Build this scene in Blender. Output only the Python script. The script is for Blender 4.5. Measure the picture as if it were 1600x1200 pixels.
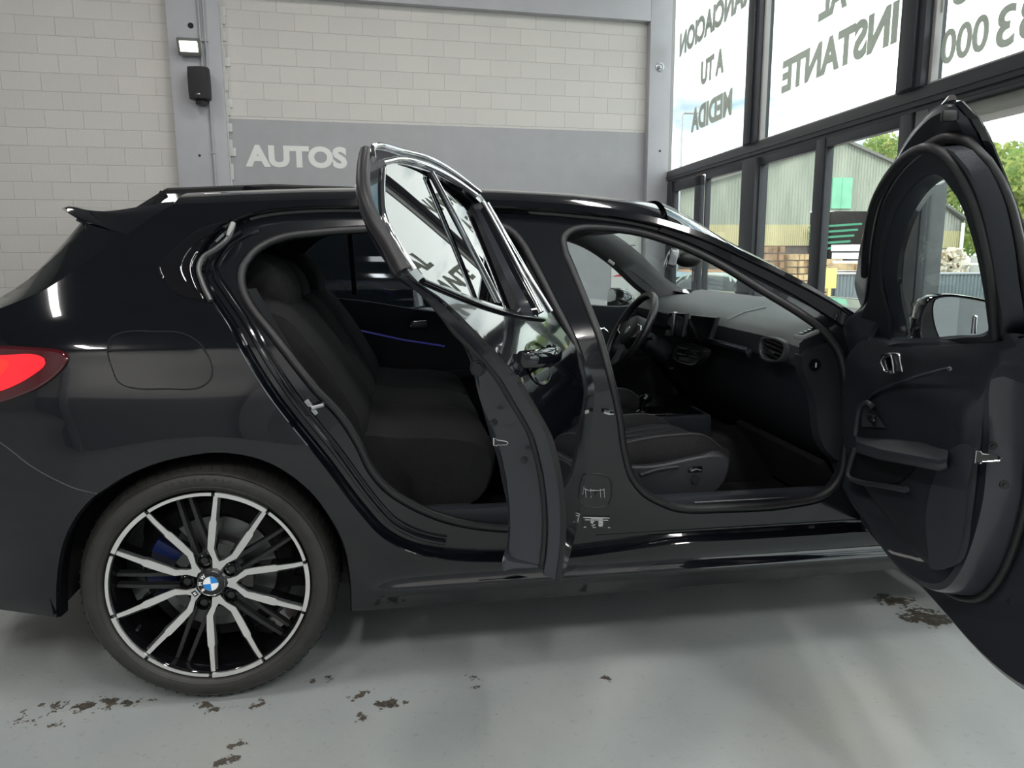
import bpy, bmesh, math, random
import numpy as np
from mathutils import Vector, Matrix
from mathutils.geometry import delaunay_2d_cdt
random.seed(7)
for _o in list(bpy.data.objects):
    bpy.data.objects.remove(_o, do_unlink=True)
SC = bpy.context.scene
COL = SC.collection
# ---------------------------------------------------------------- camera
# world: X along the black car (towards its front), Y away from the camera, Z up, metres
F_PX = 1180.0
CAM = np.array([0.513969, -1.900991, 1.170703])
PITCH, ROLL, YAW = 9.8961, -0.31899, 8.26842
_y, _p, _r = math.radians(YAW), math.radians(PITCH), math.radians(ROLL)
CF = np.array([math.sin(_y)*math.cos(_p), math.cos(_y)*math.cos(_p), -math.sin(_p)])
_R = np.array([math.cos(_y), -math.sin(_y), 0.0]); _U = np.cross(_R, CF)
CR = _R*math.cos(_r)+_U*math.sin(_r); CU = -_R*math.sin(_r)+_U*math.cos(_r)
def ray(x, y): return CF+CR*(x-800)/F_PX-CU*(y-600)/F_PX
def proj(P):
    v = np.asarray(P, float)-CAM; z = v@CF
    return (800+F_PX*(v@CR)/z, 600-F_PX*(v@CU)/z)
def onY(x, y, Y): d = ray(x, y); return CAM+d*(Y-CAM[1])/d[1]
def onX(x, y, X): d = ray(x, y); return CAM+d*(X-CAM[0])/d[0]
def onZ(x, y, Z): d = ray(x, y); return CAM+d*(Z-CAM[2])/d[2]
def onP(x, y, P0, N): d = ray(x, y); N = np.asarray(N, float); return CAM+d*(np.dot(np.asarray(P0)-CAM, N)/np.dot(d, N))
_cd = bpy.data.cameras.new('camera'); _cd.sensor_width = 36; _cd.sensor_fit = 'HORIZONTAL'; _cd.lens = F_PX/1600*36
_cd.clip_start = 0.03; _cd.clip_end = 400
camera = bpy.data.objects.new('camera', _cd); COL.objects.link(camera)
_m = Matrix.Identity(4)
for _i in range(3):
    _m[_i][0] = CR[_i]; _m[_i][1] = CU[_i]; _m[_i][2] = -CF[_i]; _m[_i][3] = CAM[_i]
camera.matrix_world = _m
SC.camera = camera
# ---------------------------------------------------------------- view, sky, lamps
SC.view_settings.view_transform = 'Standard'; SC.view_settings.look = 'None'
SC.view_settings.exposure = 0.12; SC.view_settings.gamma = 1.0
SC.view_settings.use_curve_mapping = False
SC.cycles.max_bounces = 10; SC.cycles.transparent_max_bounces = 16; SC.cycles.transmission_bounces = 8
SC.cycles.glossy_bounces = 5; SC.cycles.diffuse_bounces = 5
SC.cycles.caustics_reflective = False; SC.cycles.caustics_refractive = False
SC.cycles.use_denoising = True
SC.cycles.sample_clamp_indirect = 6.0
SKY_STRENGTH = 3.3
world = bpy.data.worlds.new('sky'); SC.world = world; world.use_nodes = True
_n = world.node_tree.nodes; _l = world.node_tree.links; _n.clear()
_out = _n.new('ShaderNodeOutputWorld'); _bg = _n.new('ShaderNodeBackground'); _bg.inputs[1].default_value = SKY_STRENGTH
_tc = _n.new('ShaderNodeTexCoord'); _mp = _n.new('ShaderNodeMapping'); _mp.inputs['Scale'].default_value = (1.0, 1.0, 2.6); _mp.inputs['Rotation'].default_value = (0, 0, 0.7)
_nz = _n.new('ShaderNodeTexNoise'); _nz.inputs['Scale'].default_value = 3.1; _nz.inputs['Detail'].default_value = 7; _nz.inputs['Roughness'].default_value = 0.55
_rp = _n.new('ShaderNodeValToRGB')
_rp.color_ramp.elements[0].position = 0.36; _rp.color_ramp.elements[0].color = (0.16, 0.25, 0.31, 1)
_rp.color_ramp.elements[1].position = 0.52; _rp.color_ramp.elements[1].color = (1.0, 1.0, 1.0, 1)
_l.new(_tc.outputs['Generated'], _mp.inputs[0]); _l.new(_mp.outputs[0], _nz.inputs['Vector']); _l.new(_nz.outputs[0], _rp.inputs[0])
_l.new(_rp.outputs[0], _bg.inputs[0]); _l.new(_bg.outputs[0], _out.inputs[0])
_sd = bpy.data.lights.new('sun', 'SUN'); _sd.energy = 1.8; _sd.angle = math.radians(3); _sd.color = (1.0, 0.95, 0.86)
_so = bpy.data.objects.new('sun', _sd); COL.objects.link(_so)
_so.rotation_euler = Vector((0.30, 0.75, -0.60)).to_track_quat('-Z', 'Y').to_euler()
RD_TH, FD_TH = 66.0, 75.0      # how far the rear and the front door stand open, degrees
LAMP_POWER = 66.0        # each ceiling lamp of the showroom
LAMPS = [(-3.2, -5.6), (0.2, -5.6), (3.0, -5.4), (-3.2, -1.4), (0.4, -1.2), (2.9, -1.0), (-3.0, 4.6), (0.6, 4.8), (2.9, 4.8)]
CEIL = 5.6
def lamp_light(name, loc, size, power, parent=None, aim=None, color=(1, 0.97, 0.93)):
    d = bpy.data.lights.new(name, 'AREA'); d.shape = 'RECTANGLE'; d.size, d.size_y = size; d.energy = power; d.color = color
    o = bpy.data.objects.new(name, d); COL.objects.link(o); o.location = loc
    if aim is not None: o.rotation_euler = Vector(aim).to_track_quat('-Z', 'Y').to_euler()
    if parent: attach(o, parent)
    return o
# ---------------------------------------------------------------- helpers: materials
def mat(name, col, rough=0.5, metal=0.0, coat=0.0, spec=0.5, emit=None, estr=1.0, noise=0.0, nscale=20, bump=0.0, bscale=60, alpha=1.0):
    m = bpy.data.materials.new(name); m.use_nodes = True
    nt = m.node_tree; b = nt.nodes['Principled BSDF']
    b.inputs['Base Color'].default_value = (*col, 1); b.inputs['Roughness'].default_value = rough
    b.inputs['Metallic'].default_value = metal; b.inputs['Coat Weight'].default_value = coat; b.inputs['Coat Roughness'].default_value = 0.02
    b.inputs['Specular IOR Level'].default_value = spec; b.inputs['Alpha'].default_value = alpha
    if emit: b.inputs['Emission Color'].default_value = (*emit, 1); b.inputs['Emission Strength'].default_value = estr
    if noise or bump:
        tc = nt.nodes.new('ShaderNodeTexCoord')
        if noise:
            nz = nt.nodes.new('ShaderNodeTexNoise'); nz.inputs['Scale'].default_value = nscale; nz.inputs['Detail'].default_value = 5
            nt.links.new(tc.outputs['Object'], nz.inputs['Vector'])
            r = nt.nodes.new('ShaderNodeValToRGB'); r.color_ramp.elements[0].position = 0.3; r.color_ramp.elements[1].position = 0.7
            r.color_ramp.elements[0].color = (*[c*(1-noise) for c in col], 1); r.color_ramp.elements[1].color = (*[min(1, c*(1+noise)) for c in col], 1)
            nt.links.new(nz.outputs[0], r.inputs[0]); nt.links.new(r.outputs[0], b.inputs['Base Color'])
        if bump:
            n2 = nt.nodes.new('ShaderNodeTexNoise'); n2.inputs['Scale'].default_value = bscale; n2.inputs['Detail'].default_value = 3
            nt.links.new(tc.outputs['Object'], n2.inputs['Vector'])
            bp = nt.nodes.new('ShaderNodeBump'); bp.inputs['Strength'].default_value = bump; bp.inputs['Distance'].default_value = 0.01
            nt.links.new(n2.outputs[0], bp.inputs['Height']); nt.links.new(bp.outputs[0], b.inputs['Normal'])
    return m
def glass(name, tint=(1, 1, 1), refl=1.45, dark=0.0, rough=0.0):
    """thin pane: part mirror by angle, part see-through"""
    m = bpy.data.materials.new(name); m.use_nodes = True; nt = m.node_tree; n = nt.nodes; n.clear()
    out = n.new('ShaderNodeOutputMaterial'); mx = n.new('ShaderNodeMixShader'); lw = n.new('ShaderNodeLayerWeight'); lw.inputs[0].default_value = 0.5; pw = n.new('ShaderNodeMath'); pw.operation = 'POWER'; pw.inputs[1].default_value = 5.0; r0 = ((refl-1)/(refl+1))**2*1.8
    fr = n.new('ShaderNodeMath'); fr.operation = 'MULTIPLY_ADD'; fr.inputs[1].default_value = 1-r0; fr.inputs[2].default_value = r0; nt.links.new(lw.outputs['Facing'], pw.inputs[0]); nt.links.new(pw.outputs[0], fr.inputs[0])
    tr = n.new('ShaderNodeBsdfTransparent'); tr.inputs[0].default_value = (*[t*(1-dark) for t in tint], 1)
    gl = n.new('ShaderNodeBsdfGlossy'); gl.inputs['Roughness'].default_value = rough
    nt.links.new(fr.outputs[0], mx.inputs[0]); nt.links.new(tr.outputs[0], mx.inputs[1]); nt.links.new(gl.outputs[0], mx.inputs[2]); nt.links.new(mx.outputs[0], out.inputs[0])
    return m
PAINT = mat('black_car_paint', (0.0035, 0.004, 0.006), 0.10, 0, coat=0.9, spec=0.15)
JAMB = mat('black_paint_in_door_openings', (0.006, 0.007, 0.009), 0.16, 0, coat=0.6, spec=0.3)
SHUT = mat('floor_lit_black_on_door_insides', (0.024, 0.027, 0.036), 0.30, 0, coat=0.4)  # black paint; the floor's reflection is put into this lighter, bluish base
PIANO = mat('gloss_black_trim', (0.004, 0.004, 0.005), 0.06, coat=0.5)
CHROME = mat('bright_chrome', (0.78, 0.78, 0.80), 0.09, 1.0)
SATIN = mat('satin_metal', (0.42, 0.43, 0.45), 0.3, 1.0)
RUBBER = mat('black_rubber', (0.010, 0.010, 0.012), 0.45, bump=0.05)
TYRE = mat('tyre_rubber', (0.020, 0.019, 0.018), 0.55, noise=0.25, nscale=30, bump=0.1, bscale=120)
TRIM = mat('soft_dark_interior_plastic', (0.019, 0.022, 0.029), 0.50, bump=0.12, bscale=500)  # blue of reflected sky is mixed into this dark base colour
TRIMG = mat('grey_pillar_trim', (0.10, 0.10, 0.105), 0.6, bump=0.1, bscale=400)
DASHM = mat('grained_dashboard_top', (0.062, 0.068, 0.074), 0.40, bump=0.25, bscale=420)
FABRIC = mat('dark_seat_fabric', (0.006, 0.006, 0.008), 0.85, noise=0.3, nscale=90, bump=0.3, bscale=300)
FABRICG = mat('grey_seat_centre_fabric', (0.012, 0.013, 0.018), 0.85, noise=0.3, nscale=120, bump=0.4, bscale=380)
CARPET = mat('black_carpet', (0.008, 0.008, 0.009), 0.95, bump=0.5, bscale=300)
BLACKP = mat('black_plastic', (0.012, 0.012, 0.013), 0.45)
SCREENM = mat('black_screen', (0.004, 0.005, 0.006), 0.05, coat=0.6)
GL_CLEAR = glass('clear_pane', (0.93, 0.97, 0.95))
GL_PRIV = glass('privacy_glass', (0.20, 0.22, 0.24), 1.5)
GL_DOOR = glass('tinted_door_glass', (0.10, 0.11, 0.12), 2.1)
GL_CAR = glass('windscreen_glass', (0.90, 0.96, 0.94), 1.5)
SILVERM = mat('machined_alloy_face', (0.70, 0.70, 0.69), 0.28, 0.75)
WHITE = mat('white_print', (0.85, 0.85, 0.85), 0.5)
MIRRORM = mat('mirror_glass', (0.75, 0.80, 0.80), 0.01, 1.0)
# ---------------------------------------------------------------- helpers: meshes
def attach(o, parent):
    o.parent = parent; o.matrix_parent_inverse = PM(parent).inverted()
def PM(o):
    """world matrix worked out by hand (no depsgraph update needed)"""
    if o.parent is None: return o.matrix_basis.copy()
    return PM(o.parent) @ o.matrix_parent_inverse @ o.matrix_basis
def tag(o, label=None, cat=None, group=None, kind=None):
    if label: o['label'] = label
    if cat: o['category'] = cat
    if group: o['group'] = group
    if kind: o['kind'] = kind
    return o
def thing(name, label, cat, loc=(0, 0, 0), group=None):
    o = bpy.data.objects.new(name, None); COL.objects.link(o); o.location = loc; o.empty_display_size = 0.1
    return tag(o, label, cat, group)
class MB:
    def __init__(s): s.v = []; s.f = []
    def add(s, V, Fc):
        b = len(s.v); s.v += [tuple(map(float, p)) for p in V]; s.f += [tuple(b+i for i in f) for f in Fc]; return s
    def box(s, c, d, R=None, bev=0.0, seg=2):
        bm = bmesh.new(); bmesh.ops.create_cube(bm, size=1.0)
        for v in bm.verts: v.co = Vector((v.co.x*d[0], v.co.y*d[1], v.co.z*d[2]))
        if bev > 0: bmesh.ops.bevel(bm, geom=bm.edges[:], offset=min(bev, 0.45*min(d)), segments=seg, affect='EDGES', profile=0.6)
        R = R or Matrix.Identity(3); c = Vector(c)
        bm.verts.index_update()
        s.add([c+R@v.co for v in bm.verts], [[v.index for v in f.verts] for f in bm.faces]); bm.free(); return s
    def tube(s, pts, r, n=8, closed=False):
        P = [Vector(p) for p in pts]; N = len(P); rr = r if hasattr(r, '__len__') else [r]*N
        up = None; rings = []
        for i in range(N):
            a = P[(i-1) % N] if (closed or i > 0) else P[i]; b = P[(i+1) % N] if (closed or i < N-1) else P[i]
            t = (b-a).normalized()
            if up is None:
                up = Vector((0, 0, 1)) if abs(t.z) < 0.9 else Vector((1, 0, 0))
            u = (up-t*up.dot(t)).normalized(); up = u; w = t.cross(u)
            rings.append([P[i]+(u*math.cos(2*math.pi*k/n)+w*math.sin(2*math.pi*k/n))*rr[i] for k in range(n)])
        return s.loft(rings, True, closed, caps=not closed)
    def loft(s, rings, around=True, closed=False, caps=False, flip=False):
        n = len(rings[0]); V = [p for r in rings for p in r]; Fc = []
        R = len(rings)
        for i in range(R if closed else R-1):
            j = (i+1) % R
            for k in range(n if around else n-1):
                q = (i*n+k, i*n+(k+1) % n, j*n+(k+1) % n, j*n+k); Fc.append(q[::-1] if flip else q)
        if caps: Fc.append(tuple(range(n))[::-1]); Fc.append(tuple((R-1)*n+k for k in range(n)))
        return s.add(V, Fc)
    def lathe(s, prof, o, ax, n=48, ref=None):
        """prof: (radius, distance along ax)"""
        o = Vector(o); ax = Vector(ax).normalized(); u = Vector((0, 0, 1)) if abs(ax.z) < 0.9 else Vector((1, 0, 0)); u = (u-ax*u.dot(ax)).normalized(); w = ax.cross(u)
        return s.loft([[o+ax*h+(u*math.cos(2*math.pi*k/n)+w*math.sin(2*math.pi*k/n))*max(r, 1e-5) for k in range(n)] for r, h in prof])
    def cyl(s, a, b, r, n=20, r2=None):
        a = Vector(a); b = Vector(b); L = (b-a).length
        return s.lathe([(0, 0), (r, 0), (r2 if r2 is not None else r, L), (0, L)], a, b-a, n)
    def ball(s, c, r, n=12, m=8, sq=(1, 1, 1)):
        c = Vector(c); return s.loft([[c+Vector((r*sq[0]*math.sin(math.pi*i/m)*math.cos(2*math.pi*k/n), r*sq[1]*math.sin(math.pi*i/m)*math.sin(2*math.pi*k/n), r*sq[2]*math.cos(math.pi*i/m))) for k in range(n)] for i in range(m+1)])
    def poly(s, out, holes=(), step=0.05, fn=None, flip=False):
        V, Fc = cdt(out, holes, step); s.add([fn(*p) for p in V], [f[::-1] if flip else f for f in Fc]); return s
    def build(s, name, m, parent=None, smooth=35, label=None, merge=True):
        me = bpy.data.meshes.new(name); me.from_pydata(s.v, [], s.f)
        if merge:
            bm = bmesh.new(); bm.from_mesh(me); bmesh.ops.remove_doubles(bm, verts=bm.verts, dist=1e-6)
            bmesh.ops.recalc_face_normals(bm, faces=bm.faces) if merge == 'recalc' else None
            bm.to_mesh(me); bm.free()
        me.validate(); me.update()
        if smooth:
            me.shade_smooth(); me.set_sharp_from_angle(angle=math.radians(smooth))
        o = bpy.data.objects.new(name, me); COL.objects.link(o)
        me.materials.append(m)
        if parent is not None: attach(o, parent)
        if label: o['label'] = label
        return o
def inpoly(P, poly):
    P = np.asarray(P, float); x, y = P[:, 0], P[:, 1]; q = np.asarray(poly, float); res = np.zeros(len(P), bool)
    x0, y0 = q[:, 0], q[:, 1]; x1, y1 = np.roll(x0, -1), np.roll(y0, -1)
    for a, b, c, d in zip(x0, y0, x1, y1):
        if b == d: continue
        k = ((b > y) != (d > y)) & (x < (c-a)*(y-b)/(d-b)+a); res ^= k
    return res
def segdist(P, poly):
    P = np.asarray(P, float); best = np.full(len(P), 1e9); q = np.asarray(poly, float)
    for a, b in zip(q, np.roll(q, -1, 0)):
        ab = b-a; t = np.clip(((P-a)@ab)/max(ab@ab, 1e-12), 0, 1); best = np.minimum(best, np.hypot(*(P-(a+t[:, None]*ab)).T))
    return best
def cdt(out, holes=(), step=0.05):
    V = []; E = []
    for ring in [out, *holes]:
        b = len(V); n = len(ring); V += [Vector((float(p[0]), float(p[1]))) for p in ring]; E += [(b+i, b+(i+1) % n) for i in range(n)]
    q = np.asarray(out, float); lo, hi = q.min(0), q.max(0)
    gx = np.arange(lo[0]+step/2, hi[0], step); gy = np.arange(lo[1]+step/2, hi[1], step)
    if len(gx) and len(gy):
        G = np.array([(a, b) for a in gx for b in gy]); k = inpoly(G, out) & (segdist(G, out) > 0.45*step)
        for h in holes: k &= ~inpoly(G, h) & (segdist(G, h) > 0.45*step)
        V += [Vector((float(p[0]), float(p[1]))) for p in G[k]]
    r = delaunay_2d_cdt(V, E, [], 0, 1e-7); v2 = [(p.x, p.y) for p in r[0]]
    if not r[2]: return v2, []
    C = np.array([np.mean([v2[i] for i in f], 0) for f in r[2]]); k = inpoly(C, out)
    for h in holes: k &= ~inpoly(C, h)
    return v2, [tuple(f) for f, g in zip(r[2], k) if g]
def smooth_ring(pts, step=0.02, closed=True, sharp=()):
    """Catmull-Rom through the points, evenly resampled; points listed in `sharp` stay corners"""
    P = [np.asarray(p, float) for p in pts]; n = len(P); out = []
    for i in range(n if closed else n-1):
        p1, p2 = P[i], P[(i+1) % n]
        p0 = P[(i-1) % n] if (closed or i > 0) else 2*p1-p2
        p3 = P[(i+2) % n] if (closed or i+2 < n) else 2*p2-p1
        if i in sharp: p0 = 2*p1-p2
        if (i+1) % n in sharp: p3 = 2*p2-p1
        L = np.linalg.norm(p2-p1); k = max(1, int(round(L/step)))
        # centripetal-ish tangents, scaled to this segment
        d10 = max(np.linalg.norm(p1-p0), 1e-6); d32 = max(np.linalg.norm(p3-p2), 1e-6)
        m1 = ((p2-p1)/L*0.5+(p1-p0)/d10*0.5)*L; m2 = ((p2-p1)/L*0.5+(p3-p2)/d32*0.5)*L
        for j in range(k):
            t = j/k; h = t*t*(3-2*t)
            out.append((2*t**3-3*t*t+1)*p1+(t**3-2*t*t+t)*m1+h*p2+(t**3-t*t)*m2)
    if not closed: out.append(P[-1])
    return [tuple(p) for p in out]
def resample(pts, n, closed=True):
    P = np.asarray(pts, float)
    if closed: P = np.vstack([P, P[:1]])
    d = np.r_[0, np.cumsum(np.linalg.norm(np.diff(P, axis=0), axis=1))]
    t = np.linspace(0, d[-1], n+1)[:-1] if closed else np.linspace(0, d[-1], n)
    return [tuple(np.interp(a, d, P[:, k]) for k in range(P.shape[1])) for a in t]
def area(p):
    q = np.asarray(p, float); return 0.5*float(np.sum(q[:, 0]*np.roll(q[:, 1], -1)-np.roll(q[:, 0], -1)*q[:, 1]))
def inset(ring, d):
    """move a closed outline inwards by d"""
    q = np.asarray(ring, float); s = 1 if area(ring) > 0 else -1; n = len(q); out = q.copy()
    a = q-np.roll(q, 1, 0); b = np.roll(q, -1, 0)-q
    na = np.stack([-a[:, 1], a[:, 0]], 1)*s; nb = np.stack([-b[:, 1], b[:, 0]], 1)*s
    na /= np.maximum(np.linalg.norm(na, axis=1), 1e-9)[:, None]; nb /= np.maximum(np.linalg.norm(nb, axis=1), 1e-9)[:, None]
    m = na+nb; L = np.maximum(np.linalg.norm(m, axis=1), 1e-9); m /= L[:, None]
    k = d/np.maximum(0.5, np.sum(m*na, 1)); out = q+m*k[:, None]
    if d > 0.02:       # relax so a wide inset does not fold over itself
        for _ in range(3): out = 0.5*out+0.25*(np.roll(out, 1, 0)+np.roll(out, -1, 0))
    return [tuple(p) for p in out]
def text_mesh(body, size, name='text', bold=0.0, extrude=0.002, xs=1.0, sp=1.0):
    """lettering as (verts, faces) lying in the XY plane, centred on x, standing on y = 0"""
    c = bpy.data.curves.new(name, 'FONT'); c.body = body; c.size = size; c.align_x = 'CENTER'; c.offset = bold; c.extrude = extrude; c.space_character = sp; c.resolution_u = 4
    o = bpy.data.objects.new(name, c); COL.objects.link(o)
    dg = bpy.context.evaluated_depsgraph_get(); me = bpy.data.meshes.new_from_object(o.evaluated_get(dg))
    V = [(v.co.x*xs, v.co.y, v.co.z) for v in me.vertices]; Fc = [tuple(p.vertices) for p in me.polygons]
    bpy.data.objects.remove(o, do_unlink=True); bpy.data.curves.remove(c); bpy.data.meshes.remove(me)
    return V, Fc
def put(V, o, ex, ey, ez):
    o, ex, ey, ez = [np.asarray(a, float) for a in (o, ex, ey, ez)]
    return [tuple(o+ex*p[0]+ey*p[1]+ez*p[2]) for p in V]
# ================================================================ THE SHOWROOM
_hh = np.array([math.sin(_y), math.cos(_y), 0.0])
_az = math.radians(84.5)
WD = np.array([math.sin(_az), math.cos(_az), 0.0]); WN = np.array([WD[1], -WD[0], 0.0])     # along the back wall / out of it
_d = ray(500, 400); W0 = CAM+_d*(9.7/(_d@_hh)); W0[2] = 0
def wall(x, y, o=0.0): return onP(x, y, W0+WN*o, WN)
def ws(x, y, o=0.0):
    P = wall(x, y, o); return float((P-W0)@WD), float(P[2])
C0 = wall(1042, 300); C0[2] = 0
GD = ray(669, 394); GD[2] = 0; GD /= np.linalg.norm(GD); GN = np.array([-GD[1], GD[0], 0.0])  # along the glazing (away from camera) / into the room
def gs(x, y, o=0.0):
    P = onP(x, y, C0+GN*o, GN); return float((C0-P)@GD), float(P[2])                          # s = distance from the far corner
def GP(s, z, o=0.0): return C0-GD*s+GN*o+np.array([0, 0, z])
def WP(s, z, o=0.0): return W0+WD*s+WN*o+np.array([0, 0, z])
def mat3(x, y, z): return Matrix((x, y, z)).transposed()
WR = mat3(WD, -WN, (0, 0, 1)); GR = mat3(-GD, GN, (0, 0, 1))
def framed(name, R, o, mb, m, **k):
    ob = mb.build(name, m, **k); ob.matrix_basis = Matrix.Translation(Vector(o)) @ R.to_4x4(); return ob
def block_material(name, c1, c2, mortar_col):
    m = bpy.data.materials.new(name); m.use_nodes = True; nt = m.node_tree; n = nt.nodes; b = n['Principled BSDF']; b.inputs['Roughness'].default_value = 0.7
    tc = n.new('ShaderNodeTexCoord'); sp = n.new('ShaderNodeSeparateXYZ'); cb = n.new('ShaderNodeCombineXYZ'); br = n.new('ShaderNodeTexBrick')
    nt.links.new(tc.outputs['Object'], sp.inputs[0]); nt.links.new(sp.outputs[0], cb.inputs[0]); nt.links.new(sp.outputs[2], cb.inputs[1])
    mp = n.new('ShaderNodeMapping'); mp.inputs['Location'].default_value = (BRICK_S, BRICK_Z, 0)
    nt.links.new(cb.outputs[0], mp.inputs[0]); nt.links.new(mp.outputs[0], br.inputs['Vector'])
    br.inputs['Scale'].default_value = 1; br.inputs['Brick Width'].default_value = 0.4; br.inputs['Row Height'].default_value = 0.2
    br.inputs['Mortar Size'].default_value = 0.007; br.inputs['Mortar Smooth'].default_value = 0.6; br.inputs['Bias'].default_value = 0
    br.inputs['Color1'].default_value = (*c1, 1); br.inputs['Color2'].default_value = (*c2, 1); br.inputs['Mortar'].default_value = (*mortar_col, 1)
    nt.links.new(br.outputs['Color'], b.inputs['Base Color'])
    inv = n.new('ShaderNodeMath'); inv.operation = 'SUBTRACT'; inv.inputs[0].default_value = 1; nt.links.new(br.outputs['Fac'], inv.inputs[1])
    nz = n.new('ShaderNodeTexNoise'); nz.inputs['Scale'].default_value = 45; nz.inputs['Detail'].default_value = 4; nt.links.new(tc.outputs['Object'], nz.inputs['Vector'])
    ad = n.new('ShaderNodeMath'); ad.operation = 'MULTIPLY_ADD'; ad.inputs[1].default_value = 0.35; nt.links.new(nz.outputs[0], ad.inputs[0]); nt.links.new(inv.outputs[0], ad.inputs[2])
    bp = n.new('ShaderNodeBump'); bp.inputs['Strength'].default_value = 0.55; bp.inputs['Distance'].default_value = 0.01
    nt.links.new(ad.outputs[0], bp.inputs['Height']); nt.links.new(bp.outputs[0], b.inputs['Normal'])
    return m
_js, _ = ws(403.7, 10); _, _cz = ws(425, 157)
BRICK_S = -_js % 0.4; BRICK_Z = -_cz % 0.2
BLOCKS = block_material('white_painted_blockwork', (0.66, 0.635, 0.605), (0.62, 0.60, 0.575), (0.59, 0.57, 0.55))
PLASTER = mat('pale_grey_painted_plaster', (0.46, 0.46, 0.49), 0.6, noise=0.04, nscale=4, bump=0.1, bscale=30)
BAND = mat('grey_wall_band_paint', (0.37, 0.37, 0.39), 0.38, noise=0.04, nscale=5, bump=0.08, bscale=25)
ALU = mat('anthracite_window_frames', (0.035, 0.038, 0.045), 0.35, 0.2)
ALUL = mat('weathered_grey_steel_post', (0.12, 0.125, 0.13), 0.45, 0.2, noise=0.2, nscale=8)
LINTEL = mat('pinkish_painted_timber', (0.42, 0.36, 0.35), 0.6)
# ---- floor
def floor_material():
    m = bpy.data.materials.new('worn_grey_floor_paint'); m.use_nodes = True; nt = m.node_tree; n = nt.nodes; L = nt.links.new; b = n['Principled BSDF']
    tc = n.new('ShaderNodeTexCoord')
    def noise(sc, det, ro=0.55):
        z = n.new('ShaderNodeTexNoise'); z.inputs['Scale'].default_value = sc; z.inputs['Detail'].default_value = det; z.inputs['Roughness'].default_value = ro; L(tc.outputs['Object'], z.inputs['Vector']); return z.outputs[0]
    def ramp(src, stops):
        r = n.new('ShaderNodeValToRGB'); e = r.color_ramp.elements
        e[0].position, e[0].color = stops[0][0], (*stops[0][1], 1); e[1].position, e[1].color = stops[-1][0], (*stops[-1][1], 1)
        for p, c in stops[1:-1]: q = e.new(p); q.color = (*c, 1)
        L(src, r.inputs[0]); return r.outputs[0]
    def math_(op, a, c):
        k = n.new('ShaderNodeMath'); k.operation = op
        for i, q in enumerate((a, c)):
            if isinstance(q, (int, float)): k.inputs[i].default_value = q
            else: L(q, k.inputs[i])
        return k.outputs[0]
    def mix(f, a, c):
        k = n.new('ShaderNodeMix'); k.data_type = 'RGBA'; L(f, k.inputs[0])
        for i, q in ((6, a), (7, c)):
            if isinstance(q, tuple): k.inputs[i].default_value = (*q, 1)
            else: L(q, k.inputs[i])
        return k.outputs[2]
    base = ramp(noise(1.6, 8, 0.6), [(0.30, (0.30, 0.325, 0.33)), (0.52, (0.345, 0.37, 0.372)), (0.72, (0.385, 0.405, 0.40))])
    warm = ramp(noise(0.9, 6), [(0.55, (0, 0, 0)), (0.72, (0.5, 0.5, 0.5))])
    base = mix(warm, base, (0.37, 0.345, 0.30))
    speck = ramp(noise(38, 4, 0.7), [(0.60, (0, 0, 0)), (0.66, (0.35, 0.35, 0.35))])
    base = mix(speck, base, (0.24, 0.23, 0.21))
    total = None
    for (px, py, rx, ry, th) in STAINS:
        c = onZ(px, py, 0)
        v = n.new('ShaderNodeVectorMath'); v.operation = 'SUBTRACT'; L(tc.outputs['Object'], v.inputs[0]); v.inputs[1].default_value = tuple(c)
        s = n.new('ShaderNodeVectorMath'); s.operation = 'MULTIPLY'; L(v.outputs[0], s.inputs[0]); s.inputs[1].default_value = (1/rx, 1/ry, 0)
        g = n.new('ShaderNodeVectorMath'); g.operation = 'LENGTH'; L(s.outputs[0], g.inputs[0])
        f = math_('SUBTRACT', 1.0, g.outputs['Value']); f = math_('MAXIMUM', f, 0.0); f = math_('POWER', f, 0.5); f = math_('MULTIPLY', f, th)
        total = f if total is None else math_('MAXIMUM', total, f)
    chip = noise(30, 7, 0.66)
    k = math_('ADD', chip, math_('MULTIPLY', total, 0.32))
    chipm = ramp(k, [(0.69, (0, 0, 0)), (0.705, (1, 1, 1))])
    chipc = ramp(noise(60, 3), [(0.35, (0.035, 0.030, 0.027)), (0.7, (0.12, 0.105, 0.085))])
    col = mix(chipm, base, chipc)
    L(col, b.inputs['Base Color'])
    rr = ramp(noise(3.5, 6), [(0.35, (0.30, 0.30, 0.30)), (0.7, (0.48, 0.48, 0.48))]); L(rr, b.inputs['Roughness'])
    h = math_('SUBTRACT', math_('MULTIPLY', noise(24, 8, 0.65), 0.5), math_('MULTIPLY', chipm, 0.4))
    bp = n.new('ShaderNodeBump'); bp.inputs['Strength'].default_value = 0.25; bp.inputs['Distance'].default_value = 0.01; L(h, bp.inputs['Height']); L(bp.outputs[0], b.inputs['Normal'])
    return m
STAINS = [(150, 1100, 0.20, 0.05, 0.75), (40, 1130, 0.16, 0.07, 0.45), (325, 1105, 0.06, 0.05, 0.7), (405, 1098, 0.06, 0.04, 0.6), (372, 1162, 0.035, 0.03, 0.9), (352, 1190, 0.04, 0.03, 0.9),
          (505, 1062, 0.05, 0.02, 0.8), (560, 1085, 0.06, 0.035, 0.7), (610, 1100, 0.06, 0.035, 0.9), (565, 1122, 0.03, 0.03, 0.7), (740, 1060, 0.05, 0.06, 0.5), (950, 1062, 0.03, 0.03, 0.55),
          (1400, 940, 0.09, 0.06, 1.0), (1450, 965, 0.12, 0.08, 1.0), (1380, 930, 0.03, 0.03, 1.0)]
FLOORM = floor_material()
CN = WP(-9, 0); XR = 4.05
f = MB(); V = [(-7, -7.4, 0), tuple(GP(16.2, 0, -0.12)), tuple(GP(-0.3, 0, -0.12)), tuple(WP(-6.2, 0, -0.2))]; V[0] = (float(WP(-6.2, 0)[0]), -7.4, 0)
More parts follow.
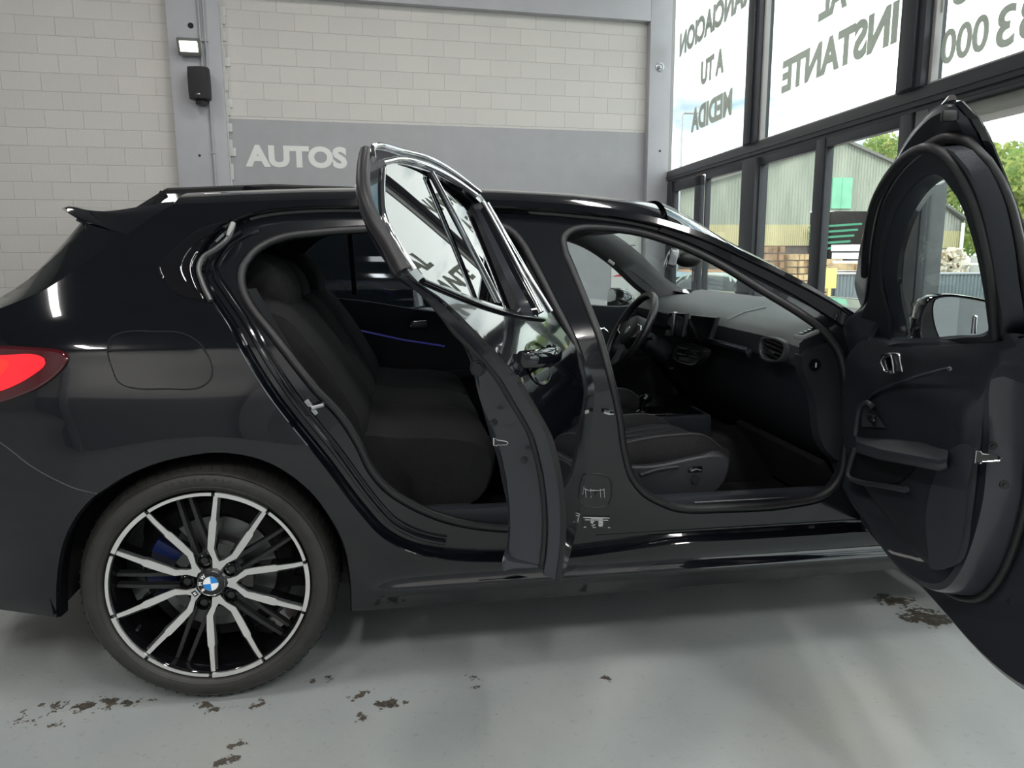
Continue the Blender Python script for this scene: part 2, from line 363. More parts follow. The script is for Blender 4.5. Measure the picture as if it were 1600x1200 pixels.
f.add(V+[(a, b, -0.25) for a, b, c in V], [(0, 1, 2, 3), (7, 6, 5, 4), (0, 4, 5, 1), (1, 5, 6, 2), (2, 6, 7, 3), (3, 7, 4, 0)])
tag(f.build('floor', FLOORM, smooth=0), kind='structure')
f = MB(); f.add([(a, b, CEIL) for a, b, c in V]+[(a, b, CEIL+0.2) for a, b, c in V], [(3, 2, 1, 0), (4, 5, 6, 7), (0, 1, 5, 4), (1, 2, 6, 5), (2, 3, 7, 6), (3, 0, 4, 7)])
tag(f.build('ceiling', mat('dark_ceiling_sheet', (0.16, 0.16, 0.17), 0.7, noise=0.1, nscale=3), smooth=0), kind='structure')
# ---- back wall: blockwork bays between plastered pillars and a beam (bays lie 0.12 m behind)
_ce, _ = ws(1046, 200, 0.12)
f = MB(); f.box(((-6.3+_ce)/2, 0.10, CEIL/2), (_ce+6.3, 0.2, CEIL)); ob = framed('wall_back', WR, W0, f, BLOCKS, smooth=0); tag(ob, kind='structure')
s0, _ = ws(262, 10, 0.12); s0b, _ = ws(277, 300, 0.12); s1, _ = ws(341, 10, 0.12); s1b, _ = ws(359, 280, 0.12); sp0 = (s0+s0b)/2; sp1 = (s1+s1b)/2
r0, _ = ws(1013, 200, 0.12); CS, _ = ws(1046, 200, 0.12)
_, bz = ws(1018, 33, 0.12); _, bandz = ws(720, 197.6); bs0, _ = ws(358, 178)
for nm, a, b in (('trim_1', sp0, sp1), ('trim_2', r0, CS)):
    f = MB(); f.box(((a+b)/2, -0.06, CEIL/2), (b-a, 0.12, CEIL), bev=0.008); tag(framed(nm, WR, W0, f, PLASTER), kind='structure')
f = MB(); f.box(((sp1+r0)/2, -0.06, bz+0.35), (r0-sp1-0.002, 0.12, 0.7), bev=0.008); tag(framed('trim_3', WR, W0, f, PLASTER), kind='structure')
f = MB(); f.box(((sp1+r0)/2, -0.002, bandz/2), (r0-sp1-0.004, 0.004, bandz)); tag(framed('trim_4', WR, W0, f, BAND, smooth=0), kind='structure')
f = MB()    # ragged white edge of render between pillar and blockwork
for i in range(60):
    z = i*CEIL/60; w = 0.05+0.03*math.sin(i*2.3)+0.015*math.sin(i*5.1)
    f.box((sp1+w/2-0.01, -0.012, z+CEIL/120), (w, 0.03, CEIL/60*1.05), bev=0.006)
tag(framed('trim_5', WR, W0, f, mat('white_filler', (0.66, 0.65, 0.63), 0.7)), kind='structure')
# rest of the shell
f = MB(); f.box((V[0][0]-0.1, 0.6, CEIL/2), (0.2, 16.2, CEIL)); tag(f.build('wall_left', mat('grey_paint', (0.30, 0.30, 0.30), 0.7), smooth=0), kind='structure')
f = MB(); f.box((-1.4, -7.5, CEIL/2), (11.2, 0.2, CEIL)); tag(f.build('wall_front', mat('grey_white_paint', (0.70, 0.70, 0.69), 0.7), smooth=0), kind='structure')
for i, xx in enumerate((-4.6, -0.9, 2.8)):
    f = MB(); f.box((xx, -7.3, CEIL/2), (0.5, 0.2, CEIL), bev=0.01); tag(f.build('trim_%d' % (40+i), PLASTER), kind='structure')  # unseen pillars, added so the black car paint has shapes to mirror
f = MB(); f.box((-1.4, -7.385, 1.3), (11.0, 0.03, 2.6)); tag(f.build('trim_43', BAND, smooth=0), kind='structure')  # unseen darker band, likewise added for its reflection in the paint
# ---- lettering on the wall
def letter_thing(body, fn, u0, u1, v0, v1, m, name, label, cat, group=None, bold=0.02, off=0.004):
    Vt, Ft = text_mesh(body, 1.0, bold=bold, extrude=0.003)
    q = np.array(Vt); lo, hi = q.min(0), q.max(0)
    P = []
    for p in q:
        a = (p[0]-lo[0])/(hi[0]-lo[0]); b = (p[1]-lo[1])/(hi[1]-lo[1]); P.append(tuple(fn(u0+(u1-u0)*a, v0+(v1-v0)*b, off+p[2])))
    o = MB().add(P, Ft).build(name, m, smooth=0, merge=False); return tag(o, label, cat, group)
a0, z0 = ws(384, 260); a1, z1 = ws(543, 265); _, zt = ws(460, 229)
letter_thing('AUTOS', lambda u, v, w: WP(u, v, w+0.002), a0, a1, z0-0.005, zt+0.01, mat('white_wall_lettering', (0.82, 0.82, 0.80), 0.5), 'wall_lettering', 'white capitals AUTOS on the grey band of the back wall', 'sign', bold=0.05)
# ---- fittings on the left pillar
t = thing('floodlight', 'small lit square floodlight on the grey pillar above the loudspeaker', 'lamp', tuple(WP(*ws(296, 74, 0.12), 0.12)))
p = np.array(t.location); bs, bzv = ws(296, 74, 0.2)
tilt = WR @ Matrix.Rotation(math.radians(28), 3, 'X')
c = Vector(WP(bs, bzv, 0.22))
f = MB(); f.box(c, (0.25, 0.05, 0.19), tilt, bev=0.012); f.build('housing', mat('grey_lamp_housing', (0.16, 0.16, 0.15), 0.4), t)
f = MB(); f.box(c+tilt@Vector((0, -0.03, 0.012)), (0.19, 0.012, 0.115), tilt, bev=0.005); f.build('light_panel', mat('lit_lamp_glass', (0.9, 0.9, 0.85), 0.4, emit=(1, 0.98, 0.88), estr=4.0), t)
f = MB(); f.box(Vector(WP(bs, bzv, 0.16)), (0.16, 0.09, 0.02), WR); f.box(Vector(WP(bs, bzv, 0.125)), (0.2, 0.012, 0.12), WR, bev=0.004); f.build('bracket', BLACKP, t)
sx, sz = ws(312, 132, 0.24)
t = thing('wall_speaker', 'black loudspeaker box hung on the grey pillar under the floodlight', 'speaker', tuple(WP(sx, sz, 0.12)))
RS_ = WR @ Matrix.Rotation(math.radians(-12), 3, 'Z'); c = Vector(WP(sx, sz, 0.25))
f = MB(); pr = [(-0.10, 0.09), (0.10, 0.09), (0.125, -0.02), (0.10, -0.085), (0.0, -0.10), (-0.10, -0.085), (-0.125, -0.02)]
f.loft([[c+RS_@Vector((x*k, y*k, z)) for x, y in pr] for z, k in ((-0.17, 0.85), (-0.165, 0.95), (-0.10, 1.0), (0.10, 1.0), (0.175, 0.96), (0.18, 0.88))], caps=True); f.build('cabinet', mat('speaker_black', (0.020, 0.020, 0.022), 0.6, bump=0.3, bscale=400), t)
f = MB(); f.box(c+RS_@Vector((0.01, -0.094, -0.125)), (0.045, 0.01, 0.018), RS_, bev=0.003); f.build('badge', SATIN, t)
f = MB(); f.box(c+RS_@Vector((0.0, 0.02, -0.20)), (0.09, 0.14, 0.05), RS_, bev=0.01); f.box(Vector(WP(sx, sz-0.12, 0.135)), (0.07, 0.03, 0.20), WR, bev=0.005); f.build('wall_bracket', BLACKP, t)
CONDUIT = mat('grey_conduit', (0.40, 0.40, 0.42), 0.45)
for nm_, px0, px1, y1_, lab in ((0, 309, 316, 108, 'shorter grey conduit running down into the black loudspeaker'), (1, 317, 337, 420, 'longer grey conduit running down the pillar past the loudspeaker')):
    a, za = ws(px0, 0, 0.135); b, zb = ws(px1, y1_ if y1_ < 300 else 295, 0.135)
    zt_ = CEIL-0.01; zb = zb if nm_ == 0 else 0.02; sm_ = (a+b)/2
    t = thing('conduit_pipe', lab, 'pipe', tuple(WP(sm_, zb, 0.12)))
    f = MB(); f.tube([WP(sm_, zt_, 0.137), WP(sm_, zb, 0.137)], 0.013, 10); f.build('pipe', CONDUIT, t)
    for zc_ in (3.6, 2.35, 1.0, 4.6):
        if zc_ > zb: g = MB(); g.box(Vector(WP(sm_, zc_, 0.137)), (0.05, 0.034, 0.022), WR, bev=0.004); g.build('clip', CONDUIT, t)
for px, py, r, lab in ((298, 40, 0.032, 'larger round dark hole high on the grey pillar beside the floodlight'), (312, 243, 0.014, 'smaller dark plug hole low on the grey pillar under the loudspeaker')):
    s, z = ws(px, py, 0.12); f = MB(); f.cyl(WP(s, z, 0.1205), WP(s, z, 0.126), r, 20); tag(f.build('wall_plug', mat('dark_plug', (0.01, 0.01, 0.01), 0.8)), lab, 'wall plug')
s, z = ws(1031, 105, 0.12); t = thing('anchor_bolt', 'round grey bolt plate on the right-hand pillar by the windows', 'bolt', tuple(WP(s, z, 0.12)))
f = MB(); f.lathe([(0, 0.0), (0.06, 0), (0.06, 0.006), (0.045, 0.012), (0.035, 0.006), (0, 0.006)], WP(s, z, 0.12), WN, 24); f.build('washer', SATIN, t)
f = MB(); f.cyl(WP(s, z, 0.127), WP(s, z, 0.15), 0.018, 6); f.build('nut', SATIN, t)
s, z = ws(1031, 236, 0.12); f = MB(); f.cyl(WP(s, z, 0.1205), WP(s, z, 0.126), 0.014, 16); tag(f.build('wall_plug', mat('dark_plug2', (0.02, 0.02, 0.02), 0.8)), 'tiny dark plug hole on the right-hand pillar below the bolt plate', 'wall plug')
# poster beside the right pillar, behind the pale car
a0, z0 = ws(955, 430, 0.01); a1, z1 = ws(1002, 380, 0.01)
t = thing('wall_poster', 'white and red advertising poster with a red car on the back wall', 'poster', tuple(WP((a0+a1)/2, z0-0.3, 0)))
f = MB(); f.box(Vector(WP((a0+a1)/2, (z0+z1)/2-0.1, 0.008)), (a1-a0, 0.012, z1-z0+0.5), WR); f.build('panel', mat('poster_paper', (0.75, 0.76, 0.74), 0.4), t)
f = MB(); f.add([WP(a0, z0-0.02, 0.016), WP(a1-0.005, z0-0.02, 0.016), WP(a1-0.005, z0+0.16, 0.016), WP(a0+0.15, z0+0.02, 0.016)], [(0, 1, 2, 3)]); f.build('red_field', mat('poster_red', (0.6, 0.03, 0.05), 0.4), t, smooth=0)
f = MB(); mid = (a0+a1)/2+0.04
f.poly([(mid-0.13, z0+0.14), (mid+0.13, z0+0.14), (mid+0.14, z0+0.19), (mid+0.08, z0+0.21), (mid+0.04, z0+0.25), (mid-0.05, z0+0.25), (mid-0.09, z0+0.205), (mid-0.14, z0+0.19)], step=0.1, fn=lambda u, v: WP(u, v, 0.018)); f.build('printed_car', mat('poster_car_red', (0.7, 0.08, 0.1), 0.4), t, smooth=0)
f = MB(); f.box(Vector(WP((a0+a1)/2, z1-0.03, 0.018)), (0.26, 0.004, 0.016), WR)
f.build('print', mat('poster_ink', (0.2, 0.2, 0.2), 0.5), t)
# ---- glazed street front
SE = 16.0
tz1 = 2.24; tz0 = 2.12
ub = []    # upper mullions
m1a, _ = gs(1170, 215); m1b, _ = gs(1189, 215); m2a, _ = gs(1417, 120); m2b, _ = gs(1452, 120)
sp = (m2a+m2b)/2-(m1a+m1b)/2; wm = 0.5*((m1b-m1a)+(m2b-m2a))
mids = [(m1a+m1b)/2+sp*k for k in range(5)]
HTOP = 4.95
def gbox(mb, s0, s1, z0, z1, o0, o1, bev=0.004):
    mb.box(Vector(GP((s0+s1)/2, (z0+z1)/2, (o0+o1)/2)), (abs(s1-s0), abs(o1-o0), abs(z1-z0)), GR, bev=bev)
f = MB(); gbox(f, -0.1, SE, tz0, tz1, -0.06, 0.05); gbox(f, -0.1, SE, tz0+0.035, tz0+0.05, 0.05, 0.06, 0.002); gbox(f, -0.1, SE, tz0-0.03, tz0+0.01, -0.04, 0.03, 0.002)
tag(f.build('trim_6', ALU), kind='structure')
f = MB(); gbox(f, -0.1, SE, HTOP, CEIL, -0.10, 0.10); tag(f.build('wall_right', PLASTER), kind='structure')
f = MB(); gbox(f, m2b, SE, tz0-0.15, tz0-0.032, -0.22, -0.02); tag(f.build('trim_7', LINTEL), kind='structure')
edges = [0.02]+mids+[SE]
for k in range(len(edges)-1):
    s0 = edges[k]+(wm/2 if k else 0.02); s1 = edges[k+1]-wm/2
    w = thing('window_%d' % (k+1), None, None, tuple(GP((s0+s1)/2, tz1, 0))); tag(w, kind='structure')
    f = MB()
    for a, b, c, d in ((s0, s0+0.035, tz1, HTOP), (s1-0.035, s1, tz1, HTOP), (s0, s1, HTOP-0.04, HTOP), (s0, s1, tz1, tz1+0.02)): gbox(f, a, b, c, d, -0.03, 0.02)
    f.build('window_frame', mat('pale_window_bead', (0.40, 0.39, 0.39), 0.4) if k == 0 else bpy.data.materials['pale_window_bead'], w)
    f = MB(); gbox(f, s0+0.03, s1-0.03, tz1+0.01, HTOP-0.03, -0.012, -0.006, 0); f.build('pane', GL_CLEAR, w, smooth=0)
for k, mm in enumerate(mids):
    f = MB(); gbox(f, mm-wm/2, mm+wm/2, tz1-0.002, CEIL, -0.08, 0.07); f.box(Vector(GP(mm, (tz1+CEIL)/2, 0.08)), (wm*0.5, 0.03, CEIL-tz1), GR, bev=0.01)
    tag(f.build('trim_%d' % (8+k), ALU), kind='structure')
# lower storefront: leaves and posts
L = {k: gs(x, y)[0] for k, (x, y) in dict(c0=(1041, 350), c1=(1052, 350), d0=(1087, 350), d1=(1095, 350), e0=(1103, 350), e1=(1111, 350), p0=(1165, 350), p1=(1187, 330), q0=(1276, 330), q1=(1288, 330), r0=(1407, 300), r1=(1423, 300), w0=(1427, 300), w1=(1446, 300)).items()}
def post(nm, a, b, z0=0.0, z1=tz0-0.03, o0=-0.05, o1=0.04, m=ALU):
    f = MB(); gbox(f, a, b, z0, z1, o0, o1, 0.006); return tag(f.build(nm, m), kind='structure')
post('trim_20', 0.0, L['c1']-0.01); post('trim_21', L['p0'], L['p1'], o0=-0.07, o1=0.07); post('trim_22', L['q0'], L['q1']); post('trim_23', L['r0'], L['r1']); post('trim_24', L['w0'], L['w1'], o0=-0.16, o1=0.03, m=ALUL)
spans = [('window_7', L['e0'], L['p0']), ('window_8', L['p1'], L['q0']), ('window_9', L['q1'], L['r0']), ('window_10', L['w1']+0.01, mids[2]), ('window_11', mids[2]+0.12, mids[3]), ('window_12', mids[3]+0.12, SE)]
for nm, a, b in spans:
    w = thing(nm, None, None, tuple(GP((a+b)/2, 0, 0))); tag(w, kind='structure'); h = 0.06 if nm in ('window_7', 'window_8', 'window_9') else 0.02
    f = MB(); gbox(f, a, b, tz0-0.03-h*1.3, tz0-0.03, -0.035, 0.03); gbox(f, a, b, 0.0, 0.12, -0.035, 0.03); gbox(f, a, a+h*0.5, 0.0, tz0-0.03, -0.035, 0.03); gbox(f, b-h*0.5, b, 0.0, tz0-0.03, -0.035, 0.03)
    f.build('window_frame', ALU, w); f = MB(); gbox(f, a+0.01, b-0.01, 0.1, tz0-0.05, -0.012, -0.006, 0); f.build('pane', GL_CLEAR, w, smooth=0)
for k in (2, 3): post('trim_%d' % (25+k), mids[k], mids[k]+0.12)
w = thing('door_1', None, None, tuple(GP((L['c1']+L['d1'])/2, 0, 0))); tag(w, kind='structure')
f = MB(); a, b = L['c1'], L['e0']-0.01
gbox(f, a, a+0.10, 0.02, tz0-0.04, -0.03, 0.03); gbox(f, L['d0'], L['d1'], 0.02, tz0-0.04, -0.03, 0.03); gbox(f, a, L['d1'], tz0-0.16, tz0-0.04, -0.03, 0.03); gbox(f, a, L['d1'], 0.02, 0.2, -0.03, 0.03)
f.build('door_frame', ALU, w)
f = MB(); gbox(f, a+0.02, b, 0.1, tz0-0.1, -0.012, -0.006, 0); f.build('pane', GL_CLEAR, w, smooth=0)
f = MB(); sd = (L['d0']+L['d1'])/2
f.tube([GP(sd, 0.95, 0.03), GP(sd, 0.95, 0.08), GP(sd, 0.97, 0.085), GP(sd, 1.1, 0.085), GP(sd, 1.12, 0.08), GP(sd, 1.12, 0.03)], 0.012, 8); gbox(f, sd-0.02, sd+0.02, 0.8, 0.92, 0.03, 0.045); f.build('door_handle', SATIN, w)
# vinyl lettering stuck on the outside of the panes (reads from the street)
VINYL = bpy.data.materials.new('white_vinyl_lettering'); VINYL.use_nodes = True
_nt = VINYL.node_tree; _nt.nodes.clear(); _o = _nt.nodes.new('ShaderNodeOutputMaterial'); _mx = _nt.nodes.new('ShaderNodeMixShader'); _mx.inputs[0].default_value = 0.5
_df = _nt.nodes.new('ShaderNodeBsdfDiffuse'); _df.inputs[0].default_value = (0.75, 0.75, 0.72, 1); _tl = _nt.nodes.new('ShaderNodeBsdfTranslucent'); _tl.inputs[0].default_value = (0.62, 0.62, 0.58, 1)
_nt.links.new(_df.outputs[0], _mx.inputs[1]); _nt.links.new(_tl.outputs[0], _mx.inputs[2]); _nt.links.new(_mx.outputs[0], _o.inputs[0])
def glasstext(body, pl, pr, ytop, ybot, lab, name='window_lettering', bold=0.02):
    """pl/pr: pixel columns of its left and right end; ytop/ybot heights at the left end"""
    s_far, zt = gs(pl, ytop); _, zb = gs(pl, ybot); s_near, _ = gs(pr, ytop)
    return letter_thing(body, lambda u, v, w: GP(-u, v, -0.016-w), -s_near, -s_far, zb, zt, VINYL, name, lab, 'window sign', None, bold=bold, off=0.0)
glasstext('FINANCIACION', 1061, 1190, 53, 89, 'pale mirror-reversed word FINANCIACION on the farthest upper pane', bold=0.042)
glasstext('A TU', 1094, 1129, 97, 134, 'pale mirror-reversed words A TU between two longer words on the farthest upper pane', bold=0.042)
glasstext('MEDIDA', 1079, 1141, 171, 207, 'pale mirror-reversed word MEDIDA, lowest on the farthest upper pane', bold=0.042)
glasstext('INSTANTE', 1221, 1395, 96, 146, 'pale mirror-reversed word INSTANTE on the middle upper pane', bold=0.042)
glasstext('AL', 1279, 1322, -22, 33, 'pale mirror-reversed word AL above INSTANTE on the middle upper pane', bold=0.042)
glasstext('000', 1470, 1541, 49, 102, 'pale mirror-reversed digits 000 on the nearest upper pane', bold=0.02)
glasstext('33', 1557, 1622, 13, 77, 'pale mirror-reversed digits 33 at the right edge of the nearest upper pane', bold=0.02)
glasstext('51', 1468, 1512, -42, 20, 'pale mirror-reversed characters at the top edge of the nearest upper pane in view', bold=0.02)
# ---- ceiling lamps (real fixtures with their own light)
LAMPG = mat('lit_ceiling_lamp_cover', (0.9, 0.9, 0.9), 0.5, emit=(1, 0.98, 0.94), estr=7.0)
for i, (x, y) in enumerate(LAMPS):
    side_ = 'by the windows' if x > 2 else ('over the middle' if x > -1 else 'by the left wall'); row = 'behind the camera' if y < -2 else ('above the near side of the black car' if y < 2 else 'near the back wall')
    t = thing('ceiling_lamp', 'long white ceiling lamp %s, %s' % (side_, row), 'lamp', (x, y, CEIL), 'ceiling lamps of the showroom')
    f = MB(); f.box((x, y, CEIL-0.05), (0.36, 1.5, 0.1), bev=0.01); f.build('housing', mat('lamp_white', (0.7, 0.7, 0.7), 0.4) if i == 0 else bpy.data.materials['lamp_white'], t)
    f = MB(); f.box((x, y, CEIL-0.106), (0.30, 1.42, 0.012)); f.build('diffuser', LAMPG, t)
    lamp_light('lamp_light', (x, y, CEIL-0.12), (0.3, 1.42), LAMP_POWER*(0.60 if y > 3 else 2.0 if y < -2 else 0.60), t)
# ================================================================ THE STREET OUTSIDE
GZ = -1.1
f = MB(); f.box((40, 25, GZ-0.2), (71.2, 120, 0.4)); tag(f.build('yard_ground', mat('asphalt', (0.30, 0.29, 0.28), 0.85, noise=0.2, nscale=2, bump=0.3)), kind='structure')
f = MB(); f.box(Vector(GP(8, (GZ+0.0)/2-0.13, -0.16)), (16.6, 0.12, 1.0), GR); tag(f.build('trim_30', mat('kerb_concrete', (0.35, 0.34, 0.32), 0.8), smooth=0), kind='structure')
def corrugated(name, c, c2, pitch, wear=0.15):
    m = mat(name, c, 0.7); nt = m.node_tree; n = nt.nodes; b = n['Principled BSDF']; tc = n.new('ShaderNodeTexCoord')
    w = n.new('ShaderNodeTexWave'); w.inputs['Scale'].default_value = 1/pitch/2*6.283/3.1416; w.bands_direction = 'X'; w.wave_profile = 'SIN'
    nt.links.new(tc.outputs['Object'], w.inputs[0])
    nz = n.new('ShaderNodeTexNoise'); nz.inputs['Scale'].default_value = 1.3; nz.inputs['Detail'].default_value = 6; mp = n.new('ShaderNodeMapping'); mp.inputs['Scale'].default_value = (1, 1, 0.25); nt.links.new(tc.outputs['Object'], mp.inputs[0]); nt.links.new(mp.outputs[0], nz.inputs[0])
    r = n.new('ShaderNodeValToRGB'); r.color_ramp.elements[0].position = 0.35; r.color_ramp.elements[1].position = 0.65; r.color_ramp.elements[0].color = (*c2, 1); r.color_ramp.elements[1].color = (*c, 1)
    nt.links.new(nz.outputs[0], r.inputs[0]); nt.links.new(r.outputs[0], b.inputs['Base Color'])
    bp = n.new('ShaderNodeBump'); bp.inputs['Strength'].default_value = 0.8; bp.inputs['Distance'].default_value = 0.05; nt.links.new(w.outputs[0], bp.inputs['Height']); nt.links.new(bp.outputs[0], b.inputs['Normal'])
    return m
CORG = corrugated('greenish_fibre_cement_sheet', (0.36, 0.39, 0.32), (0.26, 0.29, 0.24), 0.5)
CORY = corrugated('yellowish_ribbed_sheet', (0.56, 0.50, 0.28), (0.46, 0.41, 0.23), 0.35)
CORW = corrugated('stained_grey_sheet', (0.46, 0.46, 0.42), (0.24, 0.24, 0.22), 0.5)
YB = 34.0
def bp(x, y, Y=YB): P = onY(x, y, Y); return (float(P[0]), float(P[2]))
wh = thing('warehouse', 'big pale green corrugated warehouse with a gable roof across the yard', 'building', (bp(1240, 400)[0], YB, GZ))
ap = bp(1315, 221); lw = bp(1000, 319); re = (bp(1447, 300)[0], bp(1447, 281)[1]); zl = bp(1220, 351)[1]
dz = bp(1300, 330)[1]; d0 = bp(1262, 400)[0]; d1 = bp(1358, 400)[0]; zy = bp(1220, 384)[1]
f = MB(); f.poly([(lw[0], zl), (d0, zl), (d0, dz), (d1, dz), (d1, zl), (re[0], zl), re, ap, lw], step=5, fn=lambda x, z: (x, YB, z))
f.build('upper_cladding', CORG, wh, smooth=0)
f = MB()
for a, b in ((lw[0], d0), (d1, re[0])): f.box(((a+b)/2, YB-0.03, (zl+zy)/2), (b-a, 0.08, zl-zy))
f.build('lower_cladding', CORY, wh, smooth=0)
f = MB()
for a, b in ((lw[0], d0), (d1, re[0])): f.box(((a+b)/2, YB+0.06, (zy+GZ)/2), (b-a, 0.1, zy-GZ))
f.box(((lw[0]+re[0])/2, YB+9, 1.2), (re[0]-lw[0], 0.2, 4.6)); f.box((lw[0], YB+4.5, 1.2), (0.2, 9, 4.6)); f.box((re[0]-0.3, YB+4.5, 1.2), (0.2, 9, 4.6))
f.build('base_wall', mat('dark_brick_base', (0.10, 0.08, 0.07), 0.8, noise=0.3, nscale=3), wh, smooth=0)
for nm, p, q in (('roof_slope', lw, ap), ('roof_slope', ap, re)):
    f = MB(); f.add([(p[0], YB-0.25, p[1]), (q[0], YB-0.25, q[1]), (q[0], YB+9, q[1]), (p[0], YB+9, p[1]), (p[0], YB-0.25, p[1]+0.14), (q[0], YB-0.25, q[1]+0.14), (q[0], YB+9, q[1]+0.14), (p[0], YB+9, p[1]+0.14)], [(0, 1, 5, 4), (1, 2, 6, 5), (2, 3, 7, 6), (3, 0, 4, 7), (4, 5, 6, 7), (3, 2, 1, 0)])
    f.build(nm, mat('dark_roof_sheet', (0.16, 0.16, 0.15), 0.8), wh, smooth=0)
gx0, gz0 = bp(1297, 326); gx1, gz1 = bp(1331, 278)
f = MB(); f.box(((gx0+gx1)/2, YB-0.05, (gz0+gz1)/2), (gx1-gx0, 0.1, gz1-gz0)); f.box(((gx0+gx1)/2, YB-0.12, (gz0+gz1)/2), (0.05, 0.04, gz1-gz0)); f.build('hatch_door', mat('faded_green_paint', (0.20, 0.50, 0.34), 0.7, noise=0.15, nscale=1.5), wh, smooth=0)
for k in range(5):
    x0, zz = bp(1275, 352+k*9, YB-1); x1, _ = bp(1350-k*6, 345+k*9, YB-1)
    f = MB(); f.box(((x0+x1)/2, YB-0.6, zz), (x1-x0, 0.5, 0.10), Matrix.Rotation(-0.06, 3, 'Y')); f.build('green_rack_beam', mat('green_steel', (0.03, 0.22, 0.12), 0.5), wh, smooth=0)
f = MB(); px_, pz_ = bp(1160, 300); f.tube([(px_, YB-0.3, bp(1155, 270)[1]), (px_+0.15, YB-0.2, bp(1155, 276)[1]), (px_+0.15, YB-0.2, GZ)], 0.12, 8); f.build('downpipe', WHITE, wh)
wx0 = re[0]+0.15; wx1, wz1 = bp(1501, 345, YB-1); _, wz0 = bp(1448, 321, YB-1); wy = bp(1460, 361, YB-1)[1]; wq = bp(1460, 388, YB-1)[1]
an = thing('shed_annex', 'lower grey shed with a sloping roof and yellow skirt against the warehouse', 'building', ((wx0+wx1)/2, YB-1, GZ))
f = MB(); f.poly([(wx0, wy), (wx1, wy), (wx1, wz1), (wx0, wz0)], step=5, fn=lambda x, z: (x, YB-1, z)); f.build('upper_cladding', CORW, an, smooth=0)
f = MB(); f.box(((wx0+wx1)/2, YB-1, (wy+wq)/2), (wx1-wx0, 0.1, wy-wq)); f.build('lower_cladding', CORY, an, smooth=0)
f = MB(); f.box(((wx0+wx1)/2, YB-0.9, (wq+GZ)/2), (wx1-wx0, 0.1, wq-GZ)); f.box((wx1, YB+3, 0.5), (0.2, 8, 3.2)); f.build('base_wall', mat('grey_base', (0.3, 0.3, 0.28), 0.8), an, smooth=0)
f = MB(); f.add([(wx0, YB-1.3, wz0), (wx1+0.2, YB-1.3, wz1), (wx1+0.2, YB+7, wz1), (wx0, YB+7, wz0), (wx0, YB-1.3, wz0+0.12), (wx1+0.2, YB-1.3, wz1+0.12), (wx1+0.2, YB+7, wz1+0.12), (wx0, YB+7, wz0+0.12)], [(0, 1, 5, 4), (1, 2, 6, 5), (2, 3, 7, 6), (3, 0, 4, 7), (4, 5, 6, 7), (3, 2, 1, 0)]); f.build('roof_slope', bpy.data.materials['dark_roof_sheet'], an, smooth=0)
f = MB(); f.tube([(wx1, YB-1.2, wz1-0.1), (wx1, YB-1.2, GZ)], 0.09, 8); f.build('downpipe', WHITE, an)
for k in range(5):
    x, z = bp(1443+k*4, 387, YB-2); f = MB(); f.box((x, YB-1.3, z), (0.09, 0.3, 0.5)); f.build('orange_post', mat('orange_paint', (0.7, 0.28, 0.04), 0.6), an, smooth=0)
# metal fence
fy = 16.0
fa = onY(1305, 428, fy); fb = onY(1640, 424, fy-1.2); zt_ = float(fa[2])
t = thing('metal_fence', 'long grey ribbed metal fence across the yard', 'fence', tuple((fa+fb)/2*np.array([1, 1, 0])+np.array([0, 0, GZ])))
f = MB(); n_ = 120; ring = []
for i in range(n_+1):
    a = i/n_; P = fa*(1-a)+fb*a; w = 0.03 if i % 2 else -0.03; ring.append((float(P[0]), float(P[1])+w))
f.loft([[(x, y, GZ+0.05) for x, y in ring], [(x, y, zt_) for x, y in ring], [(x, y+0.03, zt_) for x, y in ring], [(x, y+0.03, GZ+0.05) for x, y in ring]], around=False); f.build('ribbed_sheet', mat('blue_grey_fence_paint', (0.20, 0.235, 0.26), 0.5, noise=0.1, nscale=2), t, smooth=0)
f = MB(); f.tube([fa, (fb[0], fb[1], zt_)], 0.04, 8); f.build('top_rail', SATIN, t)
for k in range(4):
    P = fa*(1-k/3)+fb*k/3; f = MB(); f.box((P[0], P[1]+0.1, (zt_+GZ)/2), (0.08, 0.08, zt_-GZ)); f.build('post', SATIN, t)
f = MB(); q = onY(1299, 424, fy-0.2); f.box((q[0], fy-0.2, zt_-0.1), (0.30, 0.02, 0.5), bev=0.005); f.box((q[0], fy-0.17, (zt_-0.1+GZ)/2), (0.05, 0.04, zt_-0.1-GZ)); tag(f.build('warning_sign', mat('sign_white_yellow', (0.8, 0.66, 0.2), 0.5)), 'small yellow and white warning board at the left end of the grey fence', 'sign')
# timber and goods stacked in the yard
WOOD = mat('raw_timber', (0.50, 0.36, 0.20), 0.8, noise=0.35, nscale=3); WOOD2 = mat('brown_timber', (0.30, 0.19, 0.11), 0.8, noise=0.35, nscale=3)
rnd = random.Random(3)
def stack(px, y0, y1, wpx, Y, m, lab, name, cat, layers, per, group=None):
    a = onY(px-wpx/2, y1, Y); b = onY(px+wpx/2, y0, Y); w = b[0]-a[0]; h = b[2]-GZ
    t = thing(name, lab, cat, (float((a[0]+b[0])/2), Y, GZ), group)
    for i in range(layers):
        f = MB(); zz = GZ+h*(i+0.5)/layers
        for k in range(per):
            x = a[0]+w*(k+0.5)/per; f.box((x+rnd.uniform(-0.03, 0.03), Y+rnd.uniform(-0.1, 0.1), zz), (w/per*0.86, 1.1, h/layers*0.8), Matrix.Rotation(rnd.uniform(-0.03, 0.03), 3, 'Z'))
        f.build('layer', m, t, smooth=0)
    return t
stack(1200, 384, 480, 28, 24.6, WOOD2, 'brown timber stack left of the tall window post in the yard', 'timber_stack', 'timber stack', 9, 3)
stack(1242, 396, 480, 34, 24.2, WOOD, 'light timber stack in the yard beside the brown one', 'timber_stack', 'timber stack', 9, 4)
stack(1288, 404, 480, 34, 24.8, WOOD, 'low light timber stack in the yard left of the fence', 'timber_stack', 'timber stack', 8, 3)
